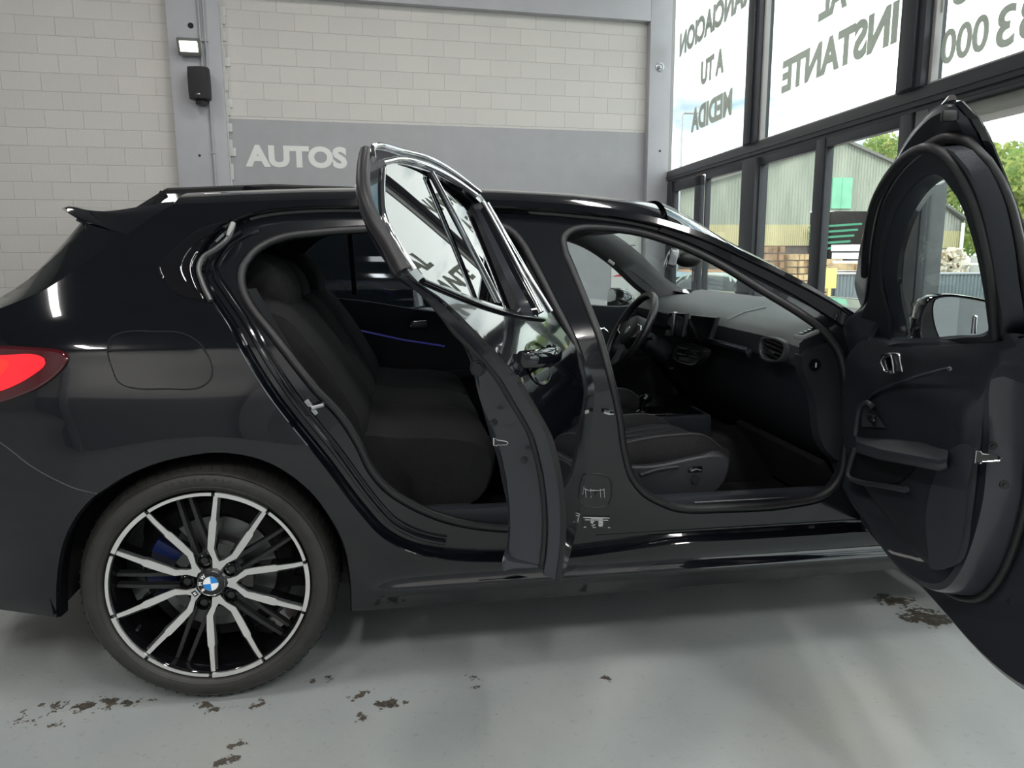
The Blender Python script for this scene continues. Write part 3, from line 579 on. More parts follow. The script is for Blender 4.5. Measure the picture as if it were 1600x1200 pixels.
stack(1338, 410, 440, 60, 19.0, WOOD, 'loose sawn timber behind the grey fence under the white pack', 'timber_stack', 'timber stack', 8, 5)
stack(1332, 381, 428, 46, 20.6, mat('white_wrap', (0.72, 0.70, 0.74), 0.5, noise=0.05), 'tall white wrapped pack behind the grey fence', 'wrapped_pack', 'pack', 10, 1)
stack(1548, 398, 440, 22, 17.6, mat('white_sacks', (0.66, 0.66, 0.64), 0.7, noise=0.1), 'white stack of sacks at the right of the scrap pile', 'sack_stack', 'sacks', 8, 2)
stack(1444, 392, 440, 18, 20.6, mat('green_crate', (0.36, 0.44, 0.42), 0.6), 'grey green crate left of the scrap pile behind the fence', 'crate', 'crate', 2, 1)
f = MB()
for k in range(420):
    x = rnd.gauss(1484, 15); yy = rnd.uniform(389, 440)
    if abs(x-1484) > 25 or yy < 389+abs(x-1487)**2*0.02: continue
    P = onY(x, yy, 18.6+rnd.uniform(-0.4, 0.4)); R = Matrix.Rotation(rnd.uniform(0, 3), 3, 'Z') @ Matrix.Rotation(rnd.uniform(0, 3), 3, 'X')
    f.box(Vector(P), (rnd.uniform(0.05, 0.2), rnd.uniform(0.05, 0.2), rnd.uniform(0.03, 0.1)), R)
def scrapmat():
    m = mat('mixed_paper_scrap', (0.6, 0.5, 0.4), 0.8); nt = m.node_tree; n = nt.nodes; tc = n.new('ShaderNodeTexCoord'); v = n.new('ShaderNodeTexVoronoi'); v.inputs['Scale'].default_value = 7
    r = n.new('ShaderNodeValToRGB'); e = r.color_ramp.elements; e[0].color = (0.75, 0.74, 0.72, 1); e[1].color = (0.45, 0.28, 0.14, 1); q = e.new(0.5); q.color = (0.7, 0.62, 0.5, 1)
    nt.links.new(tc.outputs['Object'], v.inputs[0]); nt.links.new(v.outputs['Color'], r.inputs[0]); nt.links.new(r.outputs[0], n['Principled BSDF'].inputs['Base Color']); return m
tag(f.build('scrap_pile', scrapmat(), smooth=0, merge=False), 'heap of white and brown paper scrap behind the grey fence', 'scrap heap', kind='stuff')
f = MB(); P = onY(1090, 421, 32); f.box((P[0], 32, (P[2]+GZ)/2), (6.0, 0.3, P[2]-GZ)); tag(f.build('low_wall', mat('terracotta_render', (0.62, 0.33, 0.20), 0.8, noise=0.15, nscale=2), smooth=0), 'low terracotta wall behind the pale estate car', 'wall')
# lamp post
P = onY(1063, 262, 30); zt2 = float(onY(1064, 176, 30)[2])
t = thing('street_lamp', 'thin grey street lamp seen through the farthest upper pane', 'street lamp', (float(P[0]), 30, GZ))
f = MB(); f.tube([(P[0], 30, GZ), (P[0], 30, zt2-0.1), (P[0]+0.1, 30, zt2)], [0.07, 0.045, 0.04], 10); f.build('pole', SATIN, t)
f = MB(); f.box((P[0]+0.4, 30, zt2), (0.6, 0.2, 0.11), bev=0.04); f.build('lamp_head', SATIN, t)
# trees
def leaf_mat(name, c):
    m = bpy.data.materials.new(name); m.use_nodes = True; nt = m.node_tree; n = nt.nodes; n.clear(); out = n.new('ShaderNodeOutputMaterial'); mx = n.new('ShaderNodeMixShader'); mx.inputs[0].default_value = 0.5
    d = n.new('ShaderNodeBsdfDiffuse'); tr = n.new('ShaderNodeBsdfTranslucent'); tc = n.new('ShaderNodeTexCoord'); nz = n.new('ShaderNodeTexNoise'); nz.inputs['Scale'].default_value = 1.2; r = n.new('ShaderNodeValToRGB')
    r.color_ramp.elements[0].position = 0.35; r.color_ramp.elements[1].position = 0.65
    r.color_ramp.elements[0].color = (c[0]*0.6, c[1]*0.75, c[2]*0.7, 1); r.color_ramp.elements[1].color = (min(1, c[0]*1.5), min(1, c[1]*1.2), c[2]*1.3, 1)
    nt.links.new(tc.outputs['Object'], nz.inputs[0]); nt.links.new(nz.outputs[0], r.inputs[0]); nt.links.new(r.outputs[0], d.inputs[0]); nt.links.new(r.outputs[0], tr.inputs[0])
    nt.links.new(d.outputs[0], mx.inputs[1]); nt.links.new(tr.outputs[0], mx.inputs[2]); nt.links.new(mx.outputs[0], out.inputs[0]); return m
LEAF = leaf_mat('yellow_green_leaves', (0.30, 0.40, 0.12)); BARK = mat('bark', (0.13, 0.10, 0.07), 0.9, noise=0.3, nscale=5)  # yellow-green leaf colour, varied at random by noise
def tree(px, Y, ytop, rad, lab, n=5200, squash=1.2):
    P = onY(px, ytop, Y); H = float(P[2]); X = float(P[0]); t = thing('leafy_tree', lab, 'tree', (X, Y, GZ), 'trees beyond the yard')
    cz = H-rad*squash; f = MB(); f.tube([(X, Y, GZ), (X+0.1, Y, (GZ+cz)/2), (X-0.1, Y, cz)], [0.22, 0.17, 0.08], 8)
    blobs = []
    for k in range(16):
        a = rnd.uniform(0, 6.28); e = rnd.uniform(-0.9, 1.0); q = rnd.uniform(0.35, 0.8); c = Vector((X+math.cos(a)*rad*q*math.sqrt(1-min(1, e*e)*0.8), Y+math.sin(a)*rad*q, cz+e*rad*squash*0.75)); blobs.append((c, rad*rnd.uniform(0.28, 0.5)))
        if k < 7: f.tube([(X, Y, cz-rad*0.4), ((X+c.x)/2, (Y+c.y)/2, (cz+c.z)/2), tuple(c)], [0.07, 0.05, 0.02], 5)
    f.build('trunk', BARK, t); f = MB()
    for k in range(n):
        c, r = rnd.choice(blobs); v = Vector((rnd.gauss(0, 1), rnd.gauss(0, 1), rnd.gauss(0, 1))).normalized()*r*rnd.uniform(0.6, 1.05); p = c+v; s = rnd.uniform(0.06, 0.13)*rad/1.8
        a = Vector((rnd.gauss(0, 1), rnd.gauss(0, 1), rnd.gauss(0, 1))).normalized(); b = a.cross(Vector((rnd.gauss(0, 1), rnd.gauss(0, 1), rnd.gauss(0, 1)))).normalized()
        f.add([p-a*s, p-b*s*0.6, p+a*s, p+b*s*0.6], [(0, 1, 2, 3)])
    f.build('foliage', LEAF, t, smooth=0, merge=False)
tree(1452, 50, 205, 2.6, 'leafy tree behind the grey shed, beside the steel post')
tree(1560, 43, 215, 3.2, 'big leafy tree right of the grey shed')
tree(1650, 33, 215, 2.8, 'nearest leafy tree at the right end of the fence')
tree(1512, 58, 250, 3.4, 'lower leafy tree between the shed and the big tree')
tree(1390, 62, 200, 2.6, 'small leafy tree peeping over the right slope of the warehouse roof', 3000)
# ================================================================ THE BLACK CAR: BODY
W2 = 0.90      # half width: the far flank mirrors the near one about Y = 0.90
def sm(a, b, t):
    t = max(0.0, min(1.0, (t-a)/(b-a))); return t*t*(3-2*t)
def side(x, z, full=True):
    """distance of the car's flank from its widest plane (Y = 0)"""
    y = 0.012+0.16*max(0.0, 0.62-z)**2+0.035*sm(0.80, 0.97, z)
    t = max(0.0, z-0.93); y += 0.80*t*t/(t+0.07)
    if full:
        for xc in (0.0, 2.67):
            r = math.hypot(x-xc, z-0.3235); y -= 0.014*math.exp(-((r-0.38)/0.13)**2)*sm(0.1, 0.45, z)*(1-sm(0.70, 0.95, z))
        y -= 0.022*math.exp(-((z-0.275)/0.03)**2)*sm(0.34, 0.5, x)*(1-sm(2.0, 2.2, x))
        if x < -0.25: y += 0.62*(-0.25-x)**2
        if x > 1.9: y += 0.10*(x-1.9)**2
        if x > 2.9: y += 0.9*(x-2.9)**2
    return y
def onS(x, y, off=0.0):
    Y = 0.05
    for _ in range(30):
        P = onY(x, y, Y); Y = 0.5*Y+0.5*(side(P[0], P[2])+off)
    return onY(x, y, Y)
def sx_(pts, off=0.0): return [(float(P[0]), float(P[2])) for P in (onS(*p, off) for p in pts)]
def SP(off=0.0): return lambda x, z: (x, side(x, z)+off, z)
def FAR(off=0.0): return lambda x, z: (x, 2*W2-side(x, z)-off, z)
car = thing('hatchback_car', 'glossy black five-door hatchback with both near doors open', 'car', (1.3, 0.9, 0.0))
ARCH_PX = [(88, 965), (89, 900), (99, 847), (120, 805), (143, 779), (167, 762), (200, 742), (250, 722), (300, 711), (340, 707), (390, 713), (433, 729), (483, 766), (517, 810), (537, 850), (547, 900), (550, 955)]
ARCH = smooth_ring(sx_(ARCH_PX), 0.02, closed=False)
RAIL_PX = [(272, 319), (350, 316), (430, 313), (590, 310), (770, 312), (900, 320), (1000, 334), (1060, 350), (1110, 368), (1160, 392), (1250, 437), (1340, 492)]
RAIL = smooth_ring(sx_(RAIL_PX), 0.03, closed=False)                        # rear -> front
HATCH = smooth_ring(sx_([(272, 319), (235, 340), (198, 367), (150, 397), (75, 450), (0, 482), (-150, 530)]), 0.03, closed=False)
BUMP_LINE = smooth_ring(sx_([(-150, 640), (-60, 662), (0, 692), (50, 730), (90, 752), (120, 765), (152, 772)]), 0.02, closed=False)
_k = min(range(len(ARCH)), key=lambda i: math.hypot(ARCH[i][0]-BUMP_LINE[-1][0], ARCH[i][1]-BUMP_LINE[-1][1]))
SK = sx_([(550, 955), (870, 933), (1104, 914), (1370, 892)])
_fa = [(2.67+0.375*math.cos(math.radians(a)), 0.3235+0.375*math.sin(math.radians(a))) for a in range(190, -14, -8)]
front_edge = [(3.12, 0.24), (3.28, 0.30), (3.31, 0.5), (3.28, 0.66), (3.12, 0.78), (2.8, 0.87), (2.4, 0.935), (2.1, 0.975)]
outline = ARCH[_k:]+smooth_ring(SK, 0.03, closed=False)[1:]+[(2.24, 0.24)]+_fa+smooth_ring(front_edge, 0.04, closed=False)+RAIL[::-1]+HATCH[1:]+BUMP_LINE[:-1]
# the big recess in the skin behind both doors
BIG_PX = [(363, 345), (340, 360), (311, 397), (304, 415), (311, 445), (330, 475), (360, 520), (394, 580), (437, 643), (507, 730), (560, 800), (600, 842), (650, 866), (720, 877), (870, 874), (1060, 850), (1200, 841), (1330, 832), (1385, 826), (1420, 790),
          (1425, 700), (1400, 600), (1362, 520), (1335, 495), (1290, 466), (1230, 434), (1160, 400), (1110, 377), (1060, 359), (1000, 343), (900, 330), (770, 322), (590, 321), (430, 326), (385, 335)]
BIG = smooth_ring(sx_(BIG_PX), 0.016)
body = MB().poly(outline, [BIG], 0.03, SP())
rings = [BIG, inset(BIG, 0.002), inset(BIG, 0.005), inset(BIG, 0.009), inset(BIG, 0.016)]
for (ra, wa), (rb, wb) in zip(zip(rings, (0, 0.003, 0.010, 0.030, 0.040)), zip(rings[1:], (0.003, 0.010, 0.030, 0.040))): pass
body.loft([[SP(w)(*p) for p in r] for r, w in zip(rings, (0, 0.003, 0.012, 0.032, 0.040))])
body.loft([[SP(0)(*p) for p in ARCH], [SP(0.012)(p[0]*0.985, p[1]-0.004) for p in ARCH], [SP(0.05)(p[0]*0.98, p[1]-0.006) for p in ARCH]], around=False)
skin = body.build('body_side', PAINT, car, merge=False)
def set_normals(o, fn_off_keep=None):
    """exact flank normals where a vertex lies on the flank, so the paint mirrors the room cleanly"""
    me = o.data; N = []
    for v in me.vertices:
        x, y, z = v.co; e = 0.004
        if abs(y-side(x, z)) < 1e-4:
            gx = (side(x+e, z)-side(x-e, z))/(2*e); gz = (side(x, z+e)-side(x, z-e))/(2*e); n = Vector((gx, -1, gz)).normalized()
        else: n = v.normal.copy()
        N.append(n)
    return N
def flank_normals(o, near=True):
    me = o.data; me.shade_smooth()
    for a in list(me.attributes):
        if a.name == 'sharp_edge': me.attributes.remove(a)
    out = []
    for p in me.polygons:
        fn = p.normal.copy()
        for li in p.loop_indices:
            x, y, z = me.vertices[me.loops[li].vertex_index].co; e = 0.004
            yy = y if near else 2*W2-y
            gx = (side(x+e, z)-side(x-e, z))/(2*e); gz = (side(x, z+e)-side(x, z-e))/(2*e)
            n = Vector((gx, -1, gz)).normalized() if near else Vector((gx, 1, gz)).normalized()
            if abs(yy-side(x, z)) > 2e-4 or abs(n.dot(fn)) < 0.8: n = fn
            elif n.dot(fn) < 0: n = -n
            out.append(n)
    me.normals_split_custom_set(out)
flank_normals(skin)
# recessed jamb panel with the B-pillar, and the two openings
RS_PX = [(380, 417), (377, 440), (387, 470), (427, 523), (493, 607), (533, 650), (560, 692), (580, 733), (605, 762), (643, 787), (693, 808), (750, 820), (810, 822), (850, 808), (882, 765), (902, 700), (912, 650), (914, 600), (900, 545), (868, 480), (835, 415), (812, 375), (795, 358), (770, 352), (700, 353), (593, 357), (487, 364), (437, 372), (400, 391)]
FS_PX = [(880, 390), (878, 372), (887, 362), (905, 356), (950, 356), (1000, 363), (1060, 382), (1110, 405), (1193, 455), (1253, 492), (1290, 521), (1309, 548), (1318, 580), (1322, 630), (1319, 700), (1310, 745), (1290, 770), (1230, 786), (1130, 793), (1055, 792), (1030, 783), (1005, 769), (985, 745), (972, 700), (965, 650), (950, 585), (937, 537), (920, 490), (893, 423)]
RSr = smooth_ring(sx_(RS_PX, 0.06), 0.018); FSr = smooth_ring(sx_(FS_PX, 0.06), 0.018)
rA = inset(RSr, -0.010); fA = inset(FSr, -0.010)
jamb = MB().poly(rings[-1], [rA, fA], 0.035, SP(0.040))
for seal in (RSr, FSr):
    o1 = inset(seal, -0.010); jamb.loft([[SP(0.040)(*p) for p in o1], [SP(0.050)(*p) for p in inset(seal, -0.006)], [SP(0.062)(*p) for p in inset(seal, -0.001)], [SP(0.064)(*p) for p in inset(seal, 0.003)]])
jamb.build('door_jamb', JAMB, car, smooth=40)
for i, d, w in ((0, 0.035, 0.036), (1, 0.050, 0.038)):      # pressed ribs following the edge of the recess
    r = inset(rings[-1], d-0.016); q = [SP(w)(*p) for p in r]
    n = len(q); sub = [q[k] for k in range(n) if not (r[k][0] > 0.9 and 0.45 < r[k][1] < 1.2)]
    rear = [p for p in q if p[0] < 0.62 and p[2] < 1.235]
    if len(rear) > 5:
        k0 = max(range(len(rear)), key=lambda k: math.dist(rear[k], rear[k-1])); rear = rear[k0:]+rear[:k0]
        MB().tube(rear, 0.007 if i == 0 else 0.005, 8).build('jamb_rib', JAMB, car)
# inner returns and pillar linings
lin = MB()
for seal in (RSr, FSr):
    lin.loft([[SP(0.062)(*p) for p in inset(seal, 0.002)], [SP(0.085)(*p) for p in inset(seal, -0.004)], [SP(0.13)(*p) for p in inset(seal, -0.03)], [SP(0.16)(*p) for p in inset(seal, -0.10)]])
lin.build('pillar_lining', TRIM, car, smooth=50)
for seal in (RSr, FSr):
    MB().tube([SP(0.052)(*p) for p in inset(seal, 0.001)], 0.0125, 8, closed=True).build('opening_seal', RUBBER, car, smooth=60)
# side trims on the quarter panel
kink = smooth_ring(sx_([(362, 343), (335, 349), (300, 364), (266, 394), (247, 414), (258, 443), (277, 460), (300, 467), (325, 471), (309, 445), (302, 414), (312, 394), (340, 358)]), 0.012)
k2 = inset(kink, 0.008)
MB().poly(k2, (), 0.02, SP(-0.0055)).loft([[SP(0.0)(*p) for p in kink], [SP(-0.0045)(*p) for p in inset(kink, 0.003)], [SP(-0.0055)(*p) for p in k2]]).build('quarter_trim', PIANO, car, smooth=50)
q = sx_([(338, 362), (300, 386), (284, 415), (297, 446), (316, 458)]); MB().tube([SP(-0.005)(*p) for p in smooth_ring(q, 0.01, closed=False)], 0.0022, 6).build('quarter_trim_line', PIANO, car)
q = smooth_ring(sx_([(365, 352), (357, 372), (335, 391), (318, 402), (311, 418), (316, 440), (330, 470)], 0.0), 0.01, closed=False)
MB().tube([SP(-0.004)(*p) for p in q], [0.007]*len(q), 8).build('trim_end_rubber', mat('grey_rubber_lip', (0.05, 0.05, 0.052), 0.35), car)
q = sx_([(366, 349), (362, 358), (357, 369)]); MB().tube([SP(-0.012)(*p) for p in q], [0.007, 0.007, 0.004], 8).build('trim_end_clip', mat('pale_grey_plastic', (0.30, 0.30, 0.30), 0.35), car)
# fuel flap
fl = smooth_ring(sx_([(168, 548), (173, 528), (195, 519), (240, 518), (285, 521), (310, 535), (325, 555), (332, 575), (330, 592), (315, 605), (260, 608), (205, 606), (186, 598), (175, 575)]), 0.01)
MB().tube([SP(0.0012)(*p) for p in fl], 0.0022, 6, closed=True).build('fuel_flap_gap', CARPET, car)
fuel = MB().poly(inset(fl, 0.003), (), 0.02, SP(-0.0015)).build('fuel_flap', PAINT, car)
# bumper
bo = BUMP_LINE+ARCH[:_k+1][::-1][1:]+sx_([(0, 953), (-150, 936)])
bmp = MB().poly(bo, (), 0.03, SP(0.002)).build('rear_bumper', PAINT, car)
BL = smooth_ring(BUMP_LINE, 0.02, closed=False); MB().tube([SP(0.001)(*p) for p in BL], 0.0028, 6).build('bumper_gap', BLACKP, car)
# rear end, spoiler, tailgate
xr = min(p[0] for p in outline)
cor = [(-0.0, 0.0)]
def rear_pt(z, t):       # t 0..1 from near corner to far corner
    x0 = xr+0.003; y0 = side(x0, z); Yc = W2; u = 2*t-1
    return (x0-0.10*(1-abs(u)**4)-0.05*(1-u*u), Yc+(Yc-y0)*u, z)
MB().loft([[rear_pt(z, t/24) for t in range(25)] for z in (0.24, 0.35, 0.5, 0.6, 0.7, 0.8, 0.9, 0.97)], around=False).build('tailgate', PAINT, car)
sil = [(127, 347), (112, 365), (80, 400), (30, 450), (0, 474), (-60, 505), (-150, 545)]
hs = sx_([(198, 367), (150, 397), (75, 450), (0, 482), (-60, 506), (-150, 535)])
A = [SP(0.0)(*p) for p in resample(smooth_ring([(P[0], P[1]) for P in hs], 0.03, closed=False), 16, False)]
Bq = [tuple(onY(x, y, 0.36)) for x, y in resample(smooth_ring([(float(a), float(b)) for a, b in sil], 10, closed=False), 16, False)]
def mirror(P): return [(p[0], 2*W2-p[1], p[2]) for p in P]
C_ = [tuple((np.array(a)*0.5+np.array(b)*0.5)+np.array([-0.02, -0.02, 0.006])) for a, b in zip(A, Bq)]
MB().loft([A, C_, Bq], around=False).build('tailgate_side', PAINT, car, smooth=60); MB().loft([mirror(A), mirror(C_), mirror(Bq)], around=False, flip=True).build('tailgate_side', PAINT, car, smooth=60)
cross = []
for t in np.linspace(-1, 1, 13): cross.append([(p[0]-0.05*(1-t*t), W2+(W2-p[1])*t, p[2]) for p in Bq])
MB().loft(cross, around=False).build('rear_window', PIANO, car, smooth=60)
top = [tuple(onY(x, y, 0.40)) for x, y in smooth_ring([(97, 325), (103, 322), (130, 328), (165, 330), (205, 325), (250, 317), (272, 315)], 12, closed=False)]
bot = [tuple(onY(x, y, 0.33)) for x, y in smooth_ring([(97, 327), (118, 340), (128, 345), (160, 354), (199, 367), (235, 343), (272, 321)], 12, closed=False)]
top = resample(top, 18, False); bot = resample(bot, 18, False)
sp_rings = []
for t in np.linspace(-1, 1, 25):
    b = 0.02*(1-t**2); e = 0 if abs(t) < 0.99 else 0
    a_ = [(p[0]-0.03*(1-t*t), W2+(W2-p[1])*t, p[2]+b) for p in top]; c_ = [(p[0]-0.03*(1-t*t), W2+(W2-p[1]+0.05*0)*t, p[2]+b*0.6) for p in bot]
    sp_rings.append(a_+c_[::-1])
spo = MB().loft(sp_rings, around=True, caps=True); spo.build('roof_spoiler', PAINT, car, smooth=35)
f = MB(); f.tube([tuple(onY(x, y, 0.36)+np.array([0.0, -0.01, -0.004])) for x, y in ((122, 341), (140, 349), (170, 358), (199, 366))], 0.004, 6); f.build('spoiler_gap', BLACKP, car)
# roof
ZC = sorted([(float(P[0]), float(P[2])) for P in (onY(x, y, 0.72) for x, y in ((272, 314), (300, 309), (400, 304), (500, 300.5), (600, 299.5), (750, 301), (850, 306.5), (950, 318), (1010, 329), (1060, 343)))])
rx = [p for p in RAIL]; xs_r = np.linspace(RAIL[0][0], sx_([(1035, 342)])[0][0], 34)
rz = lambda x: float(np.interp(x, [p[0] for p in RAIL], [p[1] for p in RAIL])); zc = lambda x: float(np.interp(x, [p[0] for p in ZC], [p[1] for p in ZC]))
def roof_pt(x, t, dz=0.0, ins=0.0):
    z0 = rz(x); y0 = side(x, z0)+ins; h = max(0.012, zc(x)-z0)
    k = sm(0.75, 1.28, x)*0.06
    return (x+k*(1-t*t), W2+(W2-y0)*t, z0+h*(1-abs(t)**(2.4 if dz else 6.0))+dz)
TT = [math.sin(a)*1.0 for a in np.linspace(-math.pi/2, math.pi/2, 41)]
rf = MB().loft([[roof_pt(x, t) for t in TT] for x in xs_r], around=False); rf.build('roof_panel', PAINT, car, smooth=60)
hl = MB().loft([[roof_pt(x, t, -0.045-0.03*(1-t*t), 0.06) for t in TT[1:-1]] for x in xs_r], around=False, flip=True); hl.build('headliner', mat('charcoal_headliner', (0.022, 0.022, 0.025), 0.8), car, smooth=60)
for xx in (0.28, ): pass
q = [roof_pt(RAIL[0][0]+0.22, t, 0.001) for t in TT[2:-2]]; MB().tube(q, 0.002, 5).build('roof_seam', BLACKP, car)
# shark-fin aerial
fx, fz = onY(382, 303, 0.9)[0], onY(400, 303, 0.9)[2]
f = MB(); pf = [tuple(onY(x, y, 0.9)) for x, y in ((378, 306), (381, 291.5), (388, 291), (405, 292.5), (420, 296), (432, 300), (438, 306))]
f.loft([[(p[0], 0.9+s*0.032*(1 if i in (0, 6) else 0.25), p[2]) for i, p in enumerate(pf)] for s in (-1, -0.5, 0, 0.5, 1)], around=False)
f.loft([[(pf[i][0], 0.9-0.032*k, pf[i][2]) for i, k in ((0, 1), (1, 0.25), (1, 0), (1, -0.25), (0, -1))]], around=False)

for s in (-1, 1): f.add([(p[0], 0.9+s*0.032*(1 if i in (0, 6) else 0.25), p[2]) for i, p in enumerate(pf)], [tuple(range(7))[::s]])
f.build('shark_fin_aerial', PIANO, car, smooth=60)
# windscreen with its pillars
iA = [i for i, p in enumerate(RAIL) if p[0] >= xs_r[-1]-1e-6]
WS = [RAIL[i] for i in iA]
def ws_pt(p, t, ins=0.0):
    x, z = p; y0 = side(x, z)+ins; u = (x-WS[0][0])/(WS[-1][0]-WS[0][0])
    return (x+(0.06+0.10*u)*(1-t*t), W2+(W2-y0)*t, z+(max(0.012, zc(WS[0][0])-rz(WS[0][0]))*(1-u)+0.01)*(1-abs(t)**(6.0-3.6*min(1.0, u*3))))
T2 = np.linspace(-1, 1, 31)
wsc = MB().loft([[ws_pt(p, t) for t in T2] for p in WS], around=False); wsc.build('windscreen', GL_CAR, car, smooth=60)
for sgn in (-1, 1):
    f = MB(); f.loft([[ws_pt(p, sgn*t) for t in (1.0, 0.975, 0.945, 0.92)]+[tuple(np.array(ws_pt(p, sgn*t))+np.array([-0.03, 0, -0.035])) for t in (0.93, 0.985)] for p in WS]); f.build('windscreen_pillar', PAINT if sgn < 0 else TRIMG, car, smooth=40)
f = MB(); f.loft([[ws_pt(WS[0], t) for t in T2*0.9], [tuple(np.array(ws_pt(WS[0], t))+np.array([0.05, 0, -0.02])) for t in T2*0.9], [tuple(np.array(ws_pt(WS[0], t))+np.array([0.0, 0, -0.06])) for t in T2*0.9]], around=False); f.build('windscreen_header', BLACKP, car, smooth=60)
# bonnet, front end
bon = []
for x, z in ((WS[-1][0], WS[-1][1]), (2.1, 0.975), (2.4, 0.935), (2.8, 0.87), (3.12, 0.78), (3.28, 0.66)):
    bon.append([(x+(0.26 if x < 2 else 0.22 if x < 2.2 else 0.12)*(1-t*t), W2+(W2-side(x, z))*t, z+(-0.035 if x < 2 else 0.0 if x < 2.2 else 0.03)*(1-t**4)) for t in T2])
MB().loft(bon, around=False).build('bonnet', PAINT, car, smooth=60)
MB().loft([[(x+0.12*(1-t*t), W2+(W2-side(min(x, 3.28), z))*t, z) for t in T2] for x, z in ((3.28, 0.66), (3.31, 0.5), (3.28, 0.30), (3.2, 0.24))], around=False).build('front_bumper', PAINT, car, smooth=60)
# far flank: doors shut
FWF = [(1.04, 0.925), (1.03, 1.16), (1.06, 1.245), (1.12, 1.262), (1.24, 1.245), (1.36, 1.20), (1.5, 1.12), (1.68, 0.985), (1.70, 0.94), (1.66, 0.915), (1.4, 0.915)]
FWR = [(0.95, 0.935), (0.96, 1.20), (0.93, 1.265), (0.7, 1.282), (0.4, 1.275), (0.20, 1.24), (0.10, 1.17), (0.04, 1.09), (0.10, 1.00), (0.3, 0.955)]
FWFr = smooth_ring(FWF, 0.02); FWRr = smooth_ring(FWR, 0.02)
farout = [(p[0], p[1]) for p in outline]
f = MB().poly(farout, [FWFr, FWRr], 0.06, FAR()); o = f.build('far_body_side', PAINT, car, smooth=60)
f = MB().poly(bo, (), 0.06, FAR(0.002)); f.build('far_rear_bumper', PAINT, car, smooth=60)
inn = [p for p in resample([(0.02, 0.30), (1.95, 0.30), (1.95, 0.93), (1.72, 1.0), (1.5, 1.15), (1.38, 1.215), (1.25, 1.262), (1.1, 1.285), (0.8, 1.302), (0.4, 1.302), (0.12, 1.28), (-0.02, 1.2), (-0.1, 1.0)], 90)]
f = MB().poly(inn, [FWFr, FWRr], 0.05, lambda x, z: (x, 2*W2-side(x, z)-(0.085-0.045*sm(0.89, 0.97, z)), z), flip=True)
for r in (FWFr, FWRr): f.loft([[FAR(0)(*p) for p in r], [(p[0], 2*W2-side(*p)-(0.085-0.045*sm(0.89, 0.97, p[1])), p[1]) for p in r]])
f.build('far_door_lining', TRIM, car, smooth=50)
MB().poly(FWFr, (), 0.06, FAR(0.015)).build('far_front_window', GL_CAR, car, smooth=60)
MB().poly(FWRr, (), 0.06, FAR(0.015)).build('far_rear_window', GL_PRIV, car, smooth=60)
f = MB(); f.tube([(0.30, 2*W2-side(0.3, 1.0)-0.02, 0.985), (0.30, 2*W2-side(0.3, 1.25)-0.02, 1.262)], 0.012, 6); f.build('window_divider', BLACKP, car)
f = MB(); f.tube([(0.96, 2*W2-side(0.96, 1.0)-0.045, 0.99), (0.955, 2*W2-side(0.96, 1.26)-0.045, 1.26)], 0.003, 6); f.build('window_channel', SATIN, car)
# underside, wheel housings
for s, nm in ((0, 'near'), (1, 'far')):
    for xc in (0.0, 2.67):
        f = MB(); ya, yb = (0.03, 0.42) if s == 0 else (1.38, 1.77)
        f.loft([[(xc+0.385*math.cos(a), y, 0.3235+0.385*math.sin(a)) for a in np.linspace(math.radians(-8), math.radians(188), 30)] for y in (ya, yb)], around=False)
        yw = yb if s == 0 else ya
        f.add([(xc, yw, 0.3235)]+[(xc+0.385*math.cos(a), yw, 0.3235+0.385*math.sin(a)) for a in np.linspace(math.radians(-8), math.radians(188), 30)], [(0, i, i+1) for i in range(1, 30)])
        f.build('wheel_housing', CARPET, car, smooth=60)
f = MB(); f.box((1.33, 0.9, 0.235), (1.75, 1.6, 0.05)); f.box((-0.62, 0.9, 0.35), (0.36, 1.5, 0.18)); f.box((0.0, 0.9, 0.34), (0.9, 0.7, 0.2)); f.box((2.67, 0.9, 0.34), (0.9, 0.7, 0.2)); f.box((3.1, 0.9, 0.3), (0.2, 1.4, 0.1)); f.build('underbody', BLACKP, car, smooth=0)
# tail lamp
tl = smooth_ring(sx_([(-130, 535), (-60, 538), (0, 540), (60, 543), (100, 549), (109, 556), (104, 570), (85, 590), (60, 607), (30, 620), (0, 630), (-60, 645), (-130, 655)]), 0.012)
t2 = inset(tl, 0.006)
lamp = MB().poly(t2, (), 0.02, SP(-0.008)).loft([[SP(0.001)(*p) for p in tl], [SP(-0.006)(*p) for p in inset(tl, 0.002)], [SP(-0.008)(*p) for p in t2]]).build('tail_lamp', mat('dark_red_lens', (0.05, 0.003, 0.006), 0.08, coat=0.8), car, smooth=50)
q = smooth_ring(sx_([(-130, 552), (0, 554), (72, 559), (74, 567), (50, 588), (20, 604), (0, 611), (-130, 630)]), 0.012)
MB().poly(q, (), 0.02, SP(-0.0095)).build('lit_lens', mat('lit_red_lens', (0.5, 0.01, 0.02), 0.15, coat=0.6, emit=(1.0, 0.02, 0.03), estr=0.55), lamp, smooth=50)
q = smooth_ring(sx_([(-130, 556), (-20, 557), (18, 566), (0, 590), (-30, 606), (-130, 615)]), 0.012)
MB().poly(q, (), 0.02, SP(-0.0105)).build('lamp_core', mat('bright_red_lens', (0.8, 0.02, 0.02), 0.2, emit=(1.0, 0.03, 0.02), estr=0.9), lamp, smooth=50)
